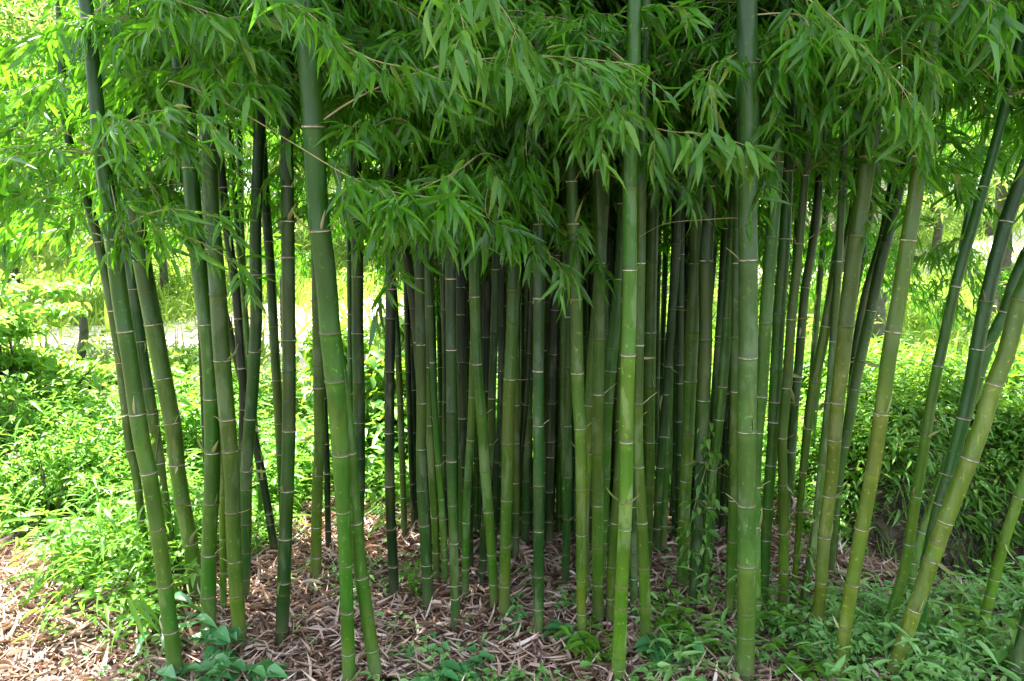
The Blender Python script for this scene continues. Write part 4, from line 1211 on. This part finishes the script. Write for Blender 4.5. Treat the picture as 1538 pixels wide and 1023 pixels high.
TT = [tree_template(501, 5.5, 2.0, 9000, (.12, .22), (.3, .5), OVATE_LO, .3),
      tree_template(502, 7.5, 2.6, 11000, (.14, .26), (.25, .45), OVATE_LO, .6),
      tree_template(503, 4.5, 1.8, 8000, (.12, .24), (.14, .2), LANCE_LO, .9),
      tree_template(504, 6.5, 2.3, 15000, (.10, .2), (.16, .24), LANCE_LO, .6, 4)]
TREES = [  # x, y, kind, scale, label
    (-7.2, 9.2, 0, .95, 'bright tree at the picture edge above the tall layered bush'),
    (-6.9, 14.8, 2, 1.0, 'drooping sunlit tree seen just past the outermost culm'),
    (-5.2, 10.4, 3, .95, 'airy narrow leaved tree whose crown fills the top corner over the litter path'),
    (-3.1, 10.2, 3, .9, 'airy tree whose crown shows between the first stout culms'),
    (6.45, 9.8, 3, 1.0, 'airy tree with crown hanging above the sunny field near the bluish culm'),
    (7.6, 9.2, 3, 1.0, 'airy tree filling the top corner on the ditch side'),
    (2.6, 10.6, 3, .9, 'airy narrow leaved tree behind the curved culms'),
    (-9.5, 14.0, 1, 1.0, 'taller tree behind the bright one at the picture edge'),
    (-3.6, 18.0, 2, 1.15, 'drooping tree across the pale track, seen between stout leaning culms'),
    (-.9, 15.5, 0, 1.1, 'round tree across the track seen beside the huge tilted culm'),
    (1.2, 17.0, 1, 1.0, 'tree glimpsed in slits through the dark middle of the clump'),
    (3.4, 15.2, 2, 1.2, 'drooping tree showing yellow green between the curved culms'),
    (6.6, 19.5, 0, 1.1, 'tree at the top of the sunny field behind the leaning culms'),
    (10.0, 17.5, 2, 1.3, 'drooping tree hanging over the sunny field near the bluish culm'),
    (14.0, 22.0, 1, 1.0, 'tall tree beyond the field at the picture edge'),
    (-13.5, 19.0, 1, 1.1, 'large tree far past the litter path'),
    (-6.6, 20.5, 1, 1.15, 'large tree standing furthest back past the pale track'),
    (4.5, 24.5, 1, 1.25, 'largest tree at the back of the field'),
    (-1.5, 24.0, 1, 1.2, 'large back tree hidden behind the middle culms'),
    (9.5, 27.0, 1, 1.25, 'large back tree above the sunny field'),
]
for (x, y, k, s, lab) in TREES:
    o = empty('tree', gz(x, y)); tag(o, lab, 'tree', 'trees beyond the clump')
    o.scale = (s, s, s); o.rotation_euler = (0, 0, random.uniform(0, 6.28))
    link('trunk', TT[k][0], o); link('crown', TT[k][1], o)

# a blue walled hut with a pinkish band glimpsed through the leaves
def box(bag, x0, x1, y0, y1, z0, z1):
    V = [(x0, y0, z0), (x1, y0, z0), (x1, y1, z0), (x0, y1, z0), (x0, y0, z1), (x1, y0, z1), (x1, y1, z1), (x0, y1, z1)]
    bag.add(V, [(0, 3, 2, 1), (4, 5, 6, 7), (0, 1, 5, 4), (1, 2, 6, 5), (2, 3, 7, 6), (3, 0, 4, 7)])


hut = empty('hut', gz(9.3, 21.0)); tag(hut, 'small blue hut with pale pinkish lower wall half hidden by leaves', 'hut')
b = Bag(); box(b, -1.0, 1.0, -1, 1, -.2, 1.7); link('wall', b.mesh('wall', [M['pinkwall']]), hut)
b = Bag(); box(b, -1.05, 1.05, -1.05, 1.05, 1.7, 3.0); link('upper_wall', b.mesh('upper_wall', [M['bluewall']]), hut)
b = Bag(); b.add([(-1.3, -1.4, 2.95), (1.3, -1.4, 2.95), (1.3, 1.4, 2.95), (-1.3, 1.4, 2.95), (-1.3, 0, 3.7), (1.3, 0, 3.7), (-1.3, 0, 3.6), (1.3, 0, 3.6)],
                 [(0, 1, 5, 4), (2, 3, 4, 5), (3, 2, 7, 6), (1, 0, 6, 7)]); link('roof', b.mesh('roof', [M['bluewall']]), hut)

# dead stump and a broken bare pole in the meadow
g = np.random.default_rng(77)
p = gp(1322, 560)
o = empty('dead_tree', p); tag(o, 'short bare greyish trunk standing in the sunny field behind the leaning culms', 'tree trunk')
b = Bag(); limb_bag(b, np.array([0, 0, -.1]), np.array([-.1, 0, 1.25]), .1, .07, g, 8, .05); limb_bag(b, np.array([-.03, 0, .7]), np.array([.18, .05, 1.1]), .035, .015, g, 5)
link('trunk', b.mesh('trunk', [M['bark']]), o)
p = gz(-4.5, 7.6)
o = empty('dead_stump', p); tag(o, 'brown stump poking out of bushes near the pale track', 'stump')
b = Bag(); limb_bag(b, np.array([0, 0, -.1]), np.array([.08, 0, .75]), .06, .04, g, 7, .08)
link('trunk', b.mesh('trunk', [M['bark']]), o)

# ------------------------------------------------------------------ light
SUN_EL, SUN_AZ = R(62), R(-52)       # azimuth from +Y toward +X
S = Vector((math.sin(SUN_AZ) * math.cos(SUN_EL), math.cos(SUN_AZ) * math.cos(SUN_EL), math.sin(SUN_EL)))
sl_ = bpy.data.lights.new('sun', 'SUN'); sl_.energy = 5; sl_.angle = R(.5); sl_.color = (1, .95, .86)
so = bpy.data.objects.new('sun', sl_); COL.objects.link(so)
so.rotation_euler = S.to_track_quat('Z', 'Y').to_euler()
w = bpy.data.worlds.new('World'); scene.world = w; w.use_nodes = True
nt = w.node_tree
bg = nt.nodes['Background']
sky = nt.nodes.new('ShaderNodeTexSky'); sky.sky_type = 'NISHITA'; sky.sun_disc = False
sky.sun_elevation = SUN_EL; sky.sun_rotation = SUN_AZ
sky.air_density = 1.0; sky.dust_density = 2.0; sky.ozone_density = 1.0
tcw = nt.nodes.new('ShaderNodeTexCoord')
nz = nt.nodes.new('ShaderNodeTexNoise'); nz.inputs['Scale'].default_value = 2.2; nz.inputs['Detail'].default_value = 6
nt.links.new(tcw.outputs['Generated'], nz.inputs['Vector'])
cf = ramp(nt, nz.outputs[0], [(.38, (.3, .3, .3)), (.62, (.8, .8, .8))])
nt.links.new(mix(nt, cf, sky.outputs[0], (5.2, 5.5, 6.0)), bg.inputs[0]); bg.inputs[1].default_value = .09

scene.view_settings.view_transform = 'Standard'
scene.view_settings.look = 'None'
scene.view_settings.exposure = 2.95
scene.view_settings.gamma = 1
cy = scene.cycles
cy.max_bounces = 5; cy.diffuse_bounces = 3; cy.glossy_bounces = 2; cy.transmission_bounces = 3; cy.transparent_max_bounces = 4
cy.use_denoising = True
cy.denoiser = 'OPENIMAGEDENOISE'
cy.caustics_reflective = False; cy.caustics_refractive = False
